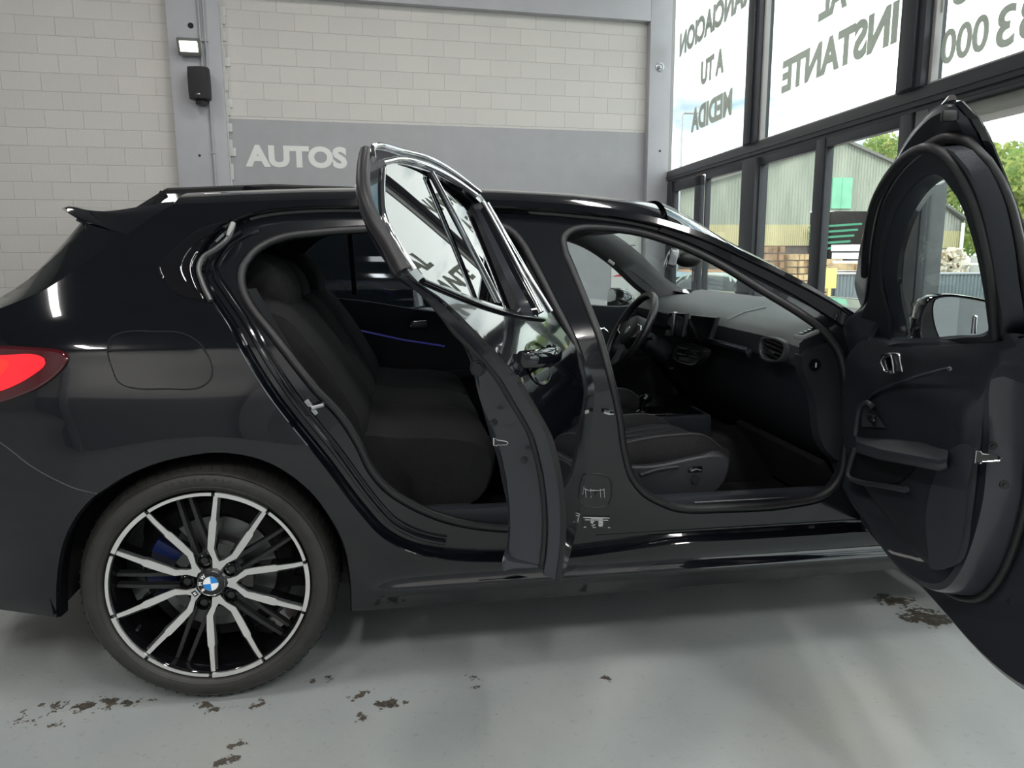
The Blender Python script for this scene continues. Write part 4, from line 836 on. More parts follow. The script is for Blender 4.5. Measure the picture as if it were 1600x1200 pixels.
# B-pillar catch plate, sticker, door checks, striker
def jp(x, y, off=0.04): return onS(x, y, off)
def jring(px, off=0.04, step=0.006): return smooth_ring(sx_(px, off), step)
r = jring([(909, 750), (912, 744), (950, 745), (954, 751), (953, 785), (949, 790), (910, 790), (906, 784)])
MB().tube([SP(0.0395)(*p) for p in r], 0.0030, 6, closed=True).build('catch_plate_groove', BLACKP, car)
def jq(px, off): return [SP(off)(*p) for p in sx_(px, 0.04)]
f = MB()
for px in (914, 922, 937, 943): f.tube(jq([(px, 763), (px+1, 777)], 0.037), 0.0016, 6)
f.tube(jq([(912, 763), (920, 766), (928, 766), (936, 766), (944, 764)], 0.037), 0.0014, 6); f.build('catch_plate_clip', SATIN, car)
for px in (924, 932):
    f = MB(); f.box(Vector(jq([(px, 771)], 0.037)[0]), (0.007, 0.004, 0.010), bev=0.001); f.build('catch_plate_hole', PIANO, car)
stp = sx_([(910, 806), (953, 807), (954, 825), (911, 824)], 0.04)
st = MB().poly(stp, (), 0.02, SP(0.0375)).build('sticker', mat('black_label', (0.012, 0.012, 0.013), 0.4), car, smooth=0)
_A, _B, _C = np.array(stp[0]), np.array(stp[1]), np.array(stp[3])
f = MB()
def bar(u0, u1, v, hh=0.055):
    q = [_A+(_B-_A)*u+(_C-_A)*w for u, w in ((u0, v-hh/2), (u1, v-hh/2), (u1, v+hh/2), (u0, v+hh/2))]; f.add([SP(0.0368)(*p) for p in q], [(0, 1, 2, 3)])
for u0, u1, v in ((0.02, 0.98, 0.10), (0.30, 0.72, 0.20), (0.08, 0.92, 0.30), (0.28, 0.42, 0.42), (0.56, 0.72, 0.42), (0.26, 0.38, 0.52), (0.56, 0.74, 0.52), (0.30, 0.36, 0.62), (0.56, 0.72, 0.62), (0.38, 0.44, 0.72), (0.56, 0.72, 0.72), (0.30, 0.38, 0.80), (0.56, 0.70, 0.82), (0.02, 0.10, 0.94), (0.34, 0.46, 0.95), (0.90, 0.98, 0.94)): bar(u0, u1, v)
f.build('sticker_print', WHITE, st, smooth=0)
for (xa, ya), (xb, yb) in (((944, 643), (958, 645)), ((911, 645), (919, 648))):
    f = MB(); a = jp(xa, ya, 0.03); b = jp(xb, yb, 0.03); f.tube([a, (a+b)/2+np.array([0, -0.004, 0]), b], [0.006, 0.008, 0.006], 8); f.build('door_check_bolt', CHROME, car)
a = jp(484, 637, 0.04); f = MB(); f.box(Vector(a)+Vector((0.002, -0.002, 0)), (0.018, 0.004, 0.045), Matrix.Rotation(-0.55, 3, 'Y'), bev=0.002); f.tube([a+np.array([0.0, -0.003, 0.0]), a+np.array([0.012, -0.034, 0.006]), a+np.array([0.035, -0.034, 0.012]), a+np.array([0.035, -0.003, 0.010])], 0.0055, 8); f.build('door_striker', SATIN, car)
# sill tread strip
f = MB(); a = onY(1085, 786, 0.10); b = onY(1235, 778, 0.10); f.tube([a, b], 0.004, 6); f.build('sill_strip', SATIN, car)
f = MB(); f.box((1.46, 0.06, 0.385), (0.85, 0.004, 0.004)); f.build('sill_ledge', JAMB, car)
# ================================================================ DOORS
def dprof(z, tuck=0.0, k=0.8):
    t = max(0.0, z-0.93)
    return 0.16*max(0.0, 0.62-z)**2+0.035*sm(0.80, 0.97, z)+tuck*max(0.0, 0.72-z)**2+k*t*t/(t+0.07)
class Door:
    def __init__(s, hx, hy, th, tuck=0.0, k=0.8, bow=0.0):
        t = math.radians(th); s.h = np.array([hx, hy]); s.d = np.array([-math.cos(t), -math.sin(t)]); s.n = np.array([-math.sin(t), math.cos(t)]); s.tuck = tuck; s.k = k; s.bow = bow
    def P(s, u, z, w=0.0):
        q = s.h+s.d*u+s.n*(dprof(z, s.tuck, s.k)-0.06+w+s.bow*((u-0.5)**2-0.05)); return (float(q[0]), float(q[1]), float(z))
    def px(s, x, y, off=0.0):
        N = np.array([s.n[0], s.n[1], 0.0]); w = off
        for _ in range(40):
            Q = onP(x, y, np.array([s.h[0]+s.n[0]*w, s.h[1]+s.n[1]*w, 0]), N); w = 0.5*w+0.5*(dprof(Q[2], s.tuck, s.k)-0.06+off)
        return (float((Q[:2]-s.h)@s.d), float(Q[2]))
    def vec(s, u=0, n=0, z=0): return np.array([s.d[0]*u+s.n[0]*n, s.d[1]*u+s.n[1]*n, z])
    def R(s): return mat3((s.d[0], s.d[1], 0), (s.n[0], s.n[1], 0), (0, 0, 1))
def door_shell(D, out, hole, thick, name, parent, press=None, hem=0.042):
    """painted skin folded over an inner pressing; thick(z) = depth of the pressing"""
    T = lambda k: (lambda u, z: D.P(u, z, k*thick(z)))
    W = lambda w: (lambda u, z: D.P(u, z, min(w, 0.8*thick(z))))
    m = MB().poly(out, [hole], 0.03, W(0.0))
    m.loft([[W(0)(*p) for p in out], [W(0.003)(*p) for p in inset(out, -0.001)], [W(0.012)(*p) for p in inset(out, 0.001)], [W(0.014)(*p) for p in inset(out, 0.004)]])
    m.loft([[W(0)(*p) for p in hole], [W(0.012)(*p) for p in inset(hole, 0.002)]])
    o = m.build(name, PAINT, parent, smooth=32)
    i1 = inset(out, 0.004); h1 = inset(hole, 0.002); h2 = inset(hole, -0.010); n = MB()
    n.loft([[W(0.014)(*p) for p in i1], [W(hem)(*p) for p in inset(out, 0.010)], [W(hem+0.003)(*p) for p in inset(out, 0.014)]])
    if press is None:
        pr = inset(out, 0.028); n.loft([[W(hem+0.003)(*p) for p in inset(out, 0.014)], [W(hem+0.004)(*p) for p in pr]])
    else:
        pr = press; n.poly(inset(out, 0.014), [pr], 0.03, W(hem+0.003))
    c5 = inset(pr, 0.022)
    n.loft([[W(hem+0.003)(*p) for p in pr], [T(0.80)(*p) for p in inset(pr, 0.005)], [T(0.95)(*p) for p in inset(pr, 0.010)], [T(1.0)(*p) for p in c5]])
    n.poly(c5, [h2], 0.03, T(1.0)); n.loft([[W(0.012)(*p) for p in h1], [T(0.9)(*p) for p in hole], [T(1.0)(*p) for p in h2]])
    n.build('inner_pressing', SHUT, o, smooth=32)
    MB().tube([W(hem+0.010)(*p) for p in inset(pr, -0.006)], 0.008, 8, closed=True).build('door_seal', RUBBER, o, smooth=60)
    return o
# ---------------------------------------------------------------- rear door
RDR = Door(0.98, 0.06, RD_TH, 0.2, 0.7, 0.06)
rd_out = smooth_ring([(0.34, 0.455), (0.26, 0.51), (0.20, 0.59), (0.14, 0.67), (0.07, 0.75), (0.03, 0.83), (0.09, 0.90), (0.19, 0.955), (0.255, 1.02), (0.265, 1.10), (0.245, 1.19), (0.215, 1.293), (0.245, 1.322), (0.34, 1.345), (0.449, 1.362), (0.60, 1.361), (0.715, 1.354), (0.745, 1.350), (0.770, 1.33),
                      (0.867, 1.262), (0.891, 1.219), (0.893, 1.18), (0.903, 1.139), (0.843, 1.095), (0.781, 1.030), (0.686, 0.935), (0.623, 0.854), (0.505, 0.71), (0.440, 0.58), (0.418, 0.50), (0.415, 0.44), (0.39, 0.435)], 0.016, sharp=(17,))
rd_hole = smooth_ring([(0.375, 1.040), (0.350, 1.12), (0.310, 1.20), (0.277, 1.283), (0.30, 1.296), (0.385, 1.314), (0.517, 1.330), (0.638, 1.330), (0.722, 1.320), (0.810, 1.266), (0.860, 1.215), (0.875, 1.17), (0.865, 1.135), (0.79, 1.113), (0.708, 1.092), (0.56, 1.062)], 0.016)
rthick = lambda z: 0.040+0.105*(1-sm(0.82, 1.14, z))
rdoor = door_shell(RDR, rd_out, rd_hole, rthick, 'rear_door', car, hem=0.042)
gw = lambda u, z, e: RDR.P(u, z, 0.016+e-0.048*(u-0.55)-0.080*(z-1.2))
MB().poly(inset(rd_hole, -0.004), (), 0.05, lambda u, z: gw(u, z, 0)).build('door_glass', GL_DOOR, rdoor, smooth=60)
MB().poly(inset(rd_hole, -0.004), (), 0.05, lambda u, z: gw(u, z, 0.006), flip=True).build('glass_backing', mat('dark_tint_film', (0.004, 0.004, 0.005), 0.2), rdoor, smooth=60)
def trimtube(D, pts, r, name, m, parent, w=-0.003, step=0.02):
    q = smooth_ring(pts, step, closed=False); return MB().tube([D.P(u, z, w) for u, z in q], r, 8).build(name, m, parent, smooth=60)
trimtube(RDR, [(0.770, 1.328), (0.740, 1.351), (0.60, 1.361), (0.449, 1.362), (0.34, 1.345), (0.225, 1.312)], 0.005, 'roof_edge_trim', CHROME, rdoor, -0.003)
trimtube(RDR, [(0.745, 1.324), (0.638, 1.342), (0.517, 1.343), (0.385, 1.327), (0.28, 1.301)], 0.006, 'window_trim', CHROME, rdoor, -0.003)
trimtube(RDR, [(0.262, 1.285), (0.295, 1.20), (0.330, 1.12), (0.355, 1.040)], 0.006, 'window_trim', CHROME, rdoor, -0.003)
trimtube(RDR, [(0.228, 1.285), (0.256, 1.19), (0.275, 1.10), (0.268, 1.035)], 0.005, 'window_trim', CHROME, rdoor, -0.004)
trimtube(RDR, [(0.880, 1.128), (0.79, 1.102), (0.708, 1.080), (0.56, 1.050), (0.37, 1.025)], 0.005, 'window_trim', PIANO, rdoor, -0.002)
trimtube(RDR, [(0.755, 1.312), (0.825, 1.265), (0.878, 1.216), (0.887, 1.175), (0.886, 1.145)], 0.005, 'window_trim', CHROME, rdoor, -0.002)
trimtube(RDR, [(0.748, 1.342), (0.80, 1.31), (0.867, 1.256), (0.888, 1.217), (0.890, 1.18), (0.898, 1.142)], 0.012, 'edge_rubber', RUBBER, rdoor, 0.012)
a_, b_ = (0.512, 1.330), (0.605, 1.078)
f = MB(); pts = [(a_[0]+(b_[0]-a_[0])*t, a_[1]+(b_[1]-a_[1])*t) for t in np.linspace(0, 1, 9)]
f.loft([[RDR.P(u-0.014, z, 0.002), RDR.P(u-0.010, z, -0.003), RDR.P(u+0.010, z, -0.003), RDR.P(u+0.016, z, 0.002)] for u, z in pts], around=False); f.build('window_divider', PIANO, rdoor)
f = MB().tube([RDR.P(u, z, -0.004) for u, z in pts], 0.004, 8); f.build('divider_trim', CHROME, rdoor)
# belt-line crease and pull handle on the outside
hu, hz = 0.555, 0.965
f = MB()
ringsh = []
for t in np.linspace(0, 1, 13):
    u = 0.455+0.20*t; r = 0.016+0.004*math.sin(math.pi*t); off = -0.036*math.sin(math.pi*t)**0.45-0.002
    c = np.array(RDR.P(u, hz+0.012*t, off)); ringsh.append([tuple(c+RDR.vec(0, math.cos(a)*r*0.55, math.sin(a)*r)) for a in np.linspace(0, 2*math.pi, 13)[:-1]])
f.loft(ringsh, caps=True); f.build('door_handle', PAINT, rdoor, smooth=60)
f = MB(); f.loft([[tuple(np.array(RDR.P(hu-0.01+0.09*k*math.cos(a), hz-0.010+0.043*k*math.sin(a), -0.0015+0.0))) for a in np.linspace(0, 2*math.pi, 25)[:-1]] for k in (1, 0.9)]+[[tuple(np.array(RDR.P(hu-0.01, hz-0.01, 0.010)))]*24]); f.build('handle_cup', PIANO, rdoor)
# latch, screws, plugs on the shut face
def on_shut(D, out, thick, zc, k, dep):   # point on the trailing shut face at height zc
    uu = max((p for p in out if abs(p[1]-zc) < 0.02), key=lambda p: p[0])[0]; return uu-k, dep*thick(zc)
def latch(D, c, parent, L=0.030, screws=()):
    """keyhole-shaped latch mouth in a bright rim, its long axis along the door's thickness"""
    c = np.array(c); k = L/0.036; sh = [(-0.020, -0.008), (-0.020, 0.010), (-0.015, 0.010), (-0.012, 0.006), (0.012, 0.004), (0.016, 0.0), (0.012, -0.004), (-0.010, -0.006), (-0.013, -0.009)]
    at = lambda q, e: tuple(c+D.vec(e, -q[0]*k, q[1]*k))
    MB().add([at(q, 0.002) for q in sh], [tuple(range(len(sh)))]).build('latch_slot', PIANO, parent, smooth=0)
    MB().tube([at(q, 0.0025) for q in sh], 0.0014, 6, closed=True).build('latch_rim', CHROME, parent)
    for c2 in screws:
        c2 = np.array(c2); f = MB(); f.cyl(c2, c2+D.vec(0.004), 0.008, 14); f.cyl(c2, c2+D.vec(0.007), 0.004, 6); f.build('screw', BLACKP, parent)
def edge_u(out, z): return max((p for p in out if abs(p[1]-z) < 0.02), key=lambda p: p[0])[0]
def shut_pt(D, out, thick, z, frac, ins=0.034): return D.P(edge_u(out, z)-ins, z, frac*thick(z))
latch(RDR, shut_pt(RDR, rd_out, rthick, 0.79, 0.80, 0.033), rdoor, 0.030, (shut_pt(RDR, rd_out, rthick, 0.84, 0.80, 0.032), shut_pt(RDR, rd_out, rthick, 0.745, 0.55, 0.032)))
c = np.array(shut_pt(RDR, rd_out, rthick, 0.965, 0.7, 0.031)); f = MB(); f.lathe([(0, 0.006), (0.010, 0.006), (0.012, 0.003), (0.014, 0.003), (0.015, 0)], c, RDR.vec(1), 20); f.build('rubber_plug', RUBBER, rdoor)
# door card of the rear door
rc = smooth_ring([(0.30, 0.52), (0.20, 0.64), (0.12, 0.80), (0.25, 0.93), (0.50, 1.01), (0.72, 1.06), (0.745, 1.04), (0.69, 0.99), (0.62, 0.91), (0.545, 0.83), (0.44, 0.73), (0.38, 0.64), (0.355, 0.57), (0.345, 0.53)], 0.02)
bul = lambda u, z: rthick(z)+0.006+0.022*sm(0.50, 0.66, z)*(1-sm(0.76, 0.90, z))
m = MB(); r0_, r1_, r2_ = rc, inset(rc, 0.010), inset(rc, 0.025)
m.loft([[RDR.P(u, z, 0.9*rthick(z)) for u, z in r0_], [RDR.P(u, z, bul(u, z)*0.95) for u, z in r1_], [RDR.P(u, z, bul(u, z)) for u, z in r2_]]); m.poly(r2_, (), 0.03, lambda u, z: RDR.P(u, z, bul(u, z)))
m.build('door_card', TRIM, rdoor, smooth=50)
# ---------------------------------------------------------------- front door
FD = Door(1.84, 0.09, FD_TH, 0.25)
fd_out = smooth_ring([(-0.02, 0.95), (0.06, 1.068), (0.22, 1.14), (0.39, 1.205), (0.63, 1.280), (0.832, 1.330), (0.98, 1.362), (1.085, 1.374), (1.122, 1.370), (1.132, 1.345), (1.108, 1.29), (1.055, 1.198), (1.022, 1.10), (1.002, 1.0), (0.995, 0.85), (0.99, 0.62), (0.98, 0.47), (0.945, 0.395), (0.88, 0.375), (0.5, 0.372), (0.12, 0.372), (0.03, 0.385), (-0.02, 0.45), (-0.03, 0.7)], 0.02)
fd_hole_px = [(1395, 528), (1390, 493), (1380, 453), (1377, 427), (1387, 360), (1407, 313), (1433, 283), (1457, 273), (1477, 280), (1497, 307), (1517, 360), (1533, 427), (1543, 493), (1545, 516), (1507, 524), (1447, 529)]
fd_hole = smooth_ring([FD.px(x, y, 0.045) for x, y in fd_hole_px], 0.018)
fthick = lambda z: 0.045+0.060*(1-sm(0.93, 1.05, z))
_pp = [(1316, 528), (1345, 475), (1352, 427), (1358, 373), (1370, 318), (1388, 283), (1418, 249), (1445, 229), (1467, 222), (1492, 229), (1518, 256), (1543, 300), (1562, 360), (1578, 427), (1590, 520), (1596, 620), (1594, 700), (1585, 780), (1567, 850), (1545, 900), (1520, 928), (1492, 930), (1462, 915), (1430, 888), (1385, 830), (1335, 755), (1316, 705), (1310, 620)]
fd_press = smooth_ring([FD.px(x, y, 0.05) for x, y in _pp], 0.018)
fdoor = door_shell(FD, fd_out, fd_hole, fthick, 'front_door', car, press=fd_press, hem=0.022)
MB().poly(inset(fd_hole, -0.004), (), 0.05, lambda u, z: FD.P(u, z, 0.012)).build('door_glass', glass('door_glass_clear', (0.90, 0.95, 0.93), 1.25), fdoor, smooth=60)
# rubber-covered frame around the glass
fr_px = [(1330, 523), (1345, 492), (1357, 460), (1360, 427), (1365, 373), (1377, 320), (1393, 287), (1420, 253), (1445, 234), (1467, 228), (1490, 236), (1513, 262), (1535, 305), (1553, 370), (1563, 430), (1570, 524)]
fr = smooth_ring([FD.px(x, y, 0.07) for x, y in fr_px], 0.018, closed=True)
hole2 = smooth_ring([FD.px(x, y, 0.07) for x, y in fd_hole_px], 0.018)
m = MB(); m.poly(inset(fr, 0.006), [inset(hole2, -0.004)], 0.03, lambda u, z: FD.P(u, z, 0.074)); m.loft([[FD.P(u, z, 0.045) for u, z in fr], [FD.P(u, z, 0.070) for u, z in inset(fr, 0.002)], [FD.P(u, z, 0.074) for u, z in inset(fr, 0.006)]])
m.loft([[FD.P(u, z, 0.074) for u, z in inset(hole2, -0.004)], [FD.P(u, z, 0.068) for u, z in hole2], [FD.P(u, z, 0.014) for u, z in fd_hole]] if len(hole2) == len(fd_hole) else [[FD.P(u, z, 0.074) for u, z in inset(hole2, -0.004)], [FD.P(u, z, 0.068) for u, z in hole2]])
m.build('window_frame_lining', TRIM, fdoor, smooth=40)
top_px = fr_px[3:16]
MB().tube([FD.P(*FD.px(x, y, 0.06), 0.078) for x, y in resample(smooth_ring([(a+3, b+3) for a, b in top_px], 8, closed=False), 40, False)], 0.008, 8).build('door_seal', RUBBER, fdoor, smooth=60)
# little triangle at the front of the glass
# roof-edge strip and trailing strip
trimtube(FD, [(0.06, 1.068), (0.22, 1.14), (0.39, 1.205), (0.63, 1.280), (0.832, 1.330), (0.98, 1.358), (1.10, 1.378)], 0.006, 'roof_edge_trim', PIANO, fdoor, 0.0)
c = np.array(FD.P(1.118, 1.352, 0.03)); f = MB(); f.box(Vector(c), (0.012, 0.020, 0.016), FD.R(), bev=0.005); f.build('frame_end_cap', BLACKP, fdoor)
_lc = FD.px(1551, 715, 0.107)
latch(FD, np.array(FD.P(_lc[0], _lc[1], 0.112)), fdoor, 0.045, tuple(FD.P(*FD.px(x, y, 0.107), 0.110) for x, y in ((1553, 696), (1571, 757))))
# door card
fcp = [(1330, 526), (1323, 560), (1318, 640), (1322, 700), (1345, 760), (1385, 820), (1428, 880), (1460, 893), (1487, 882), (1500, 850), (1510, 790), (1523, 677), (1534, 587), (1544, 522), (1500, 526), (1440, 532), (1380, 532)]
fc = smooth_ring([FD.px(x, y, 0.12) for x, y in fcp], 0.018)
fb_ = lambda u, z: 0.108+0.026*sm(0.45, 0.62, z)*(1-sm(0.86, 0.93, z)) - 0.03*sm(0.93, 1.02, z)
m = MB(); r1_, r2_ = inset(fc, 0.010), inset(fc, 0.025)
m.loft([[FD.P(u, z, 0.085 if z < 0.9 else 0.04) for u, z in fc], [FD.P(u, z, fb_(u, z)*0.94) for u, z in r1_], [FD.P(u, z, fb_(u, z)) for u, z in r2_]]); m.poly(r2_, (), 0.025, lambda u, z: FD.P(u, z, fb_(u, z)))
m.build('door_card', TRIM, fdoor, smooth=50)
def FP(x, y, off): u, z = FD.px(x, y, off); return np.array(FD.P(u, z, off))
# lower light panel of the card
lp = smooth_ring([FD.px(x, y, 0.135) for x, y in [(1487, 703), (1523, 700), (1515, 760), (1503, 850), (1487, 880), (1462, 890), (1440, 884), (1445, 860), (1452, 780)]], 0.02)
MB().poly(lp, (), 0.03, lambda u, z: FD.P(u, z, fb_(u, z)+0.004)).build('card_lower_panel', mat('grey_door_plastic', (0.045, 0.048, 0.060), 0.5, bump=0.1, bscale=500), fdoor)
# armrest
arm_top = [(1336, 680), (1350, 684), (1395, 683), (1440, 688), (1482, 704)]; arm_bot = [(1338, 690), (1375, 702), (1430, 712), (1470, 720), (1480, 716)]
m = MB(); ra = []
for (x, y), (x2, y2) in zip(resample(arm_top, 12, False), resample(arm_bot, 12, False)):
    p = FP(x, y, 0.12); q = FP(x2, y2, 0.19); r = FP(x2, y2+14, 0.18); s = FP(x2, y2+18, 0.12); ra.append([tuple(p), tuple(p*0.5+q*0.5+np.array([0, 0, 0.006])), tuple(q), tuple(q+np.array([0, 0, -0.008])), tuple(r), tuple(s)])
m.loft(ra, caps=True); m.build('armrest', mat('armrest_plastic', (0.040, 0.043, 0.052), 0.45, bump=0.1, bscale=500), fdoor, smooth=40)
# pull loop, switch block
lp_px = [(1338, 672), (1342, 634), (1354, 628), (1362, 640), (1384, 668)]
MB().tube([FP(x, y, 0.150) for x, y in resample(smooth_ring([(1337, 680), (1341, 650), (1345, 636), (1355, 629), (1362, 634)], 5, closed=False), 16, False)], 0.007, 8).build('pull_handle', bpy.data.materials['armrest_plastic'], fdoor, smooth=60)
sw = [FD.px(x, y, 0.14) for x, y in [(1346, 638), (1360, 634), (1384, 668), (1347, 667)]]
MB().poly(sw, (), 0.03, lambda u, z: FD.P(u, z, 0.140)).build('switch_panel', mat('satin_grey_trim', (0.10, 0.105, 0.12), 0.35, 0.4), fdoor)
f = MB(); c = FP(1362, 652, 0.146); f.box(Vector(c), (0.04, 0.012, 0.022), FD.R(), bev=0.004); f.build('window_switch', BLACKP, fdoor)
f = MB(); c = FP(1363, 655, 0.153); f.box(Vector(c), (0.026, 0.004, 0.005), FD.R(), bev=0.001); f.build('switch_mark', CHROME, fdoor)
# inner release lever
h_px = [(1375, 562), (1382, 554), (1403, 554), (1410, 580)]
m = MB().tube([FP(x, y, 0.142) for x, y in smooth_ring([(1392, 582), (1384, 582), (1380, 575), (1377, 562), (1382, 554), (1392, 553)], 3, closed=False)], 0.0035, 8); m.tube([FP(x, y, 0.144) for x, y in smooth_ring([(1392, 553), (1395, 566), (1397, 582)], 4, closed=False)], 0.003, 8); m.tube([FP(x, y, 0.142) for x, y in smooth_ring([(1392, 553), (1404, 554), (1407, 566), (1410, 580)], 4, closed=False)], 0.003, 8)
m.build('release_lever_rim', CHROME, fdoor, smooth=60)
MB().poly([FD.px(x, y, 0.14) for x, y in ((1394, 556), (1403, 556), (1409, 580), (1398, 580))], (), 0.03, lambda u, z: FD.P(u, z, 0.141)).build('release_lever', mat('dark_satin_lever', (0.06, 0.065, 0.075), 0.3, 0.5), fdoor)
MB().poly([FD.px(x, y, 0.14) for x, y in ((1380, 560), (1393, 556), (1396, 580), (1384, 580))], (), 0.03, lambda u, z: FD.P(u, z, 0.1385)).build('lever_cup', PIANO, fdoor)
MB().tube([FP(x, y, 0.139) for x, y in smooth_ring([(1358, 624), (1364, 616), (1375, 610), (1420, 593), (1462, 581), (1484, 576)], 6, closed=False)], 0.004, 8).build('light_strip', mat('satin_strip', (0.12, 0.13, 0.16), 0.25, 0.7), fdoor, smooth=60)
MB().poly([FD.px(x, y, 0.14) for x, y in ((1470, 578), (1487, 575), (1483, 582))], (), 0.03, lambda u, z: FD.P(u, z, 0.142)).build('strip_end', SATIN, fdoor)
# map pocket
pk = [FD.px(x, y, 0.125) for x, y in [(1335, 700), (1343, 702), (1395, 712), (1415, 722), (1440, 727), (1405, 757), (1376, 752), (1330, 745)]]
MB().poly(smooth_ring(pk, 0.02), (), 0.03, lambda u, z: FD.P(u, z, fb_(u, z)+0.003)).build('map_pocket', mat('pocket_black', (0.006, 0.007, 0.009), 0.6), fdoor)
MB().tube([FP(x, y, 0.150) for x, y in smooth_ring([(1336, 702), (1329, 725), (1326, 745), (1340, 752), (1375, 758), (1416, 765)], 6, closed=False)], 0.007, 8).build('pocket_rim', bpy.data.materials['armrest_plastic'], fdoor, smooth=60)
# speaker-like plug and card seam
MB().tube([FP(x, y, 0.134) for x, y in ((1486, 703), (1505, 703), (1523, 702))], 0.0018, 6).build('card_seam', BLACKP, fdoor)
c = FP(1521, 521, 0.07); f = MB(); f.cyl(c, c+np.array([0, 0, 0.030]), 0.0042, 12); f.ball(c+np.array([0, 0, 0.030]), 0.0042); f.build('lock_pin', CHROME, fdoor)
c = FP(1580, 945, 0.02); f = MB(); f.lathe([(0, 0.005), (0.011, 0.005), (0.013, 0.002), (0.018, 0.003), (0.020, 0)], c, FD.vec(0, 1), 20); f.build('rubber_plug', RUBBER, fdoor)
# exterior mirror
DD = np.array([FD.d[0], FD.d[1], 0.0]); HH = np.array([FD.h[0], FD.h[1], 0.0])
def mpx(x, y, u): return onP(x, y, HH+DD*u, DD)          # mirror parts lie square to the door
MU = 0.17
def mring(k, du, pts=((1434, 520), (1437, 495), (1444, 470), (1456, 462), (1475, 459), (1505, 461), (1540, 468), (1570, 478), (1586, 495), (1586, 530), (1565, 556), (1510, 566), (1462, 560), (1440, 545))):
    P = [mpx(x, y, MU) for x, y in smooth_ring(pts, 8)]; c = np.mean(P, 0); return [tuple(c+(p-c)*k+DD*du) for p in P]
m = MB(); m.loft([mring(0.93, 0.004), mring(0.98, 0.010), mring(1.0, 0.0), mring(1.0, -0.03), mring(0.93, -0.07), mring(0.75, -0.10), mring(0.35, -0.115)], caps=False)
m.add(mring(0.35, -0.115), [tuple(range(len(mring(0.35, 0))))]); m.add(mring(0.93, 0.004), [tuple(range(len(mring(0.35, 0))))])
mir = m.build('wing_mirror', PIANO, fdoor, smooth=50)
gl_pts = ((1456, 480), (1460, 468), (1475, 464), (1505, 466), (1540, 473), (1566, 482), (1580, 496), (1580, 528), (1560, 552), (1510, 560), (1480, 545), (1463, 520))
g = mring(1.0, 0.009, gl_pts); MB().add(g, [tuple(range(len(g)))]).build('mirror_reflector', MIRRORM, fdoor, smooth=0)
a = FP(1395, 522, -0.005); b = mpx(1445, 535, MU-0.04); f = MB(); f.tube([a, (a+b)/2+np.array([0, 0, -0.01]), b], [0.03, 0.024, 0.028], 12); f.build('mirror_arm', PIANO, fdoor, smooth=60)
# ================================================================ CABIN
f = MB(); f.box((0.98, 0.9, 0.27), (2.1, 1.5, 0.03)); f.box((1.0, 0.9, 0.36), (1.9, 0.26, 0.20), bev=0.04)
f.box((1.98, 0.9, 0.55), (0.04, 1.5, 0.6)); f.box((0.30, 0.9, 0.36), (0.80, 1.4, 0.16)); f.build('floor_carpet', CARPET, car, smooth=30)
f = MB(); f.box((1.30, 0.16, 0.36), (1.5, 0.05, 0.20), bev=0.02); f.build('sill_carpet', TRIM, car)
f = MB(); f.box((1.30, 1.64, 0.36), (1.5, 0.05, 0.20), bev=0.02); f.build('sill_carpet', TRIM, car)
f = MB(); f.box((-0.23, 0.9, 0.92), (0.5, 1.1, 0.03)); f.build('parcel_shelf', CARPET, car)
def cushion(mb, sec, y0, y1, n=14, crown=0.02, edge=0.05):
    """sec: closed (x, z) section swept across the seat with rounded ends"""
    c = np.mean(sec, 0); rings = []
    for t in np.linspace(-1, 1, n):
        k = 1-0.10*abs(t)**6; y = (y0+y1)/2+(y1-y0)/2*t
        rings.append([(c[0]+(x-c[0])*k, y, c[1]+(z-c[1])*k+crown*(1-t*t)) for x, z in sec])
    return mb.loft(rings, caps=True)
# rear bench
bench_sec = smooth_ring([(0.30, 0.50), (0.34, 0.66), (0.50, 0.655), (0.66, 0.645), (0.76, 0.615), (0.785, 0.57), (0.775, 0.50), (0.74, 0.44), (0.5, 0.42)], 0.04)
for a, b in ((0.24, 0.74), (0.75, 1.05), (1.06, 1.56)):
    cushion(MB(), bench_sec, a, b, crown=0.006).build('rear_seat_cushion', FABRIC, car, smooth=60)
back_sec = smooth_ring([(0.36, 0.55), (0.41, 0.66), (0.36, 0.78), (0.27, 0.93), (0.195, 1.02), (0.13, 1.04), (0.06, 0.99), (0.14, 0.80), (0.24, 0.58)], 0.04)
for a, b in ((0.22, 0.76), (0.77, 1.03), (1.04, 1.58)):
    cushion(MB(), back_sec, a, b, crown=0.004).build('rear_seat_back', FABRIC, car, smooth=60)
for a, b in ((0.34, 0.62), (1.18, 1.46)):
    f = MB(); 
    for q in (0.03, 0.10, 0.17, 0.24): f.tube([(0.418-(z-0.66)*0.60, a+q, z) for z in (0.70, 0.80, 0.90, 0.98)], 0.0035, 6)
    f.build('seat_stitching', TRIM, car)
def headrest(y, x0, z0, m, w=0.26):
    s = smooth_ring([(x0-0.055, z0), (x0+0.05, z0-0.035), (x0+0.075, z0+0.05), (x0+0.03, z0+0.14), (x0-0.04, z0+0.165), (x0-0.085, z0+0.12)], 0.03)
    o = cushion(MB(), s, y-w/2, y+w/2, crown=0.01, n=18).build('headrest', m, car, smooth=70)
    g = MB()
    for d in (-0.06, 0.06): g.tube([(x0-0.01, y+d, z0+0.05), (x0-0.04, y+d, z0-0.10)], 0.006, 8)
    g.build('headrest_post', SATIN, o)
headrest(0.50, 0.125, 1.00, FABRIC, 0.27); headrest(1.30, 0.125, 1.00, FABRIC, 0.27); headrest(0.90, 0.11, 0.985, FABRIC, 0.20)
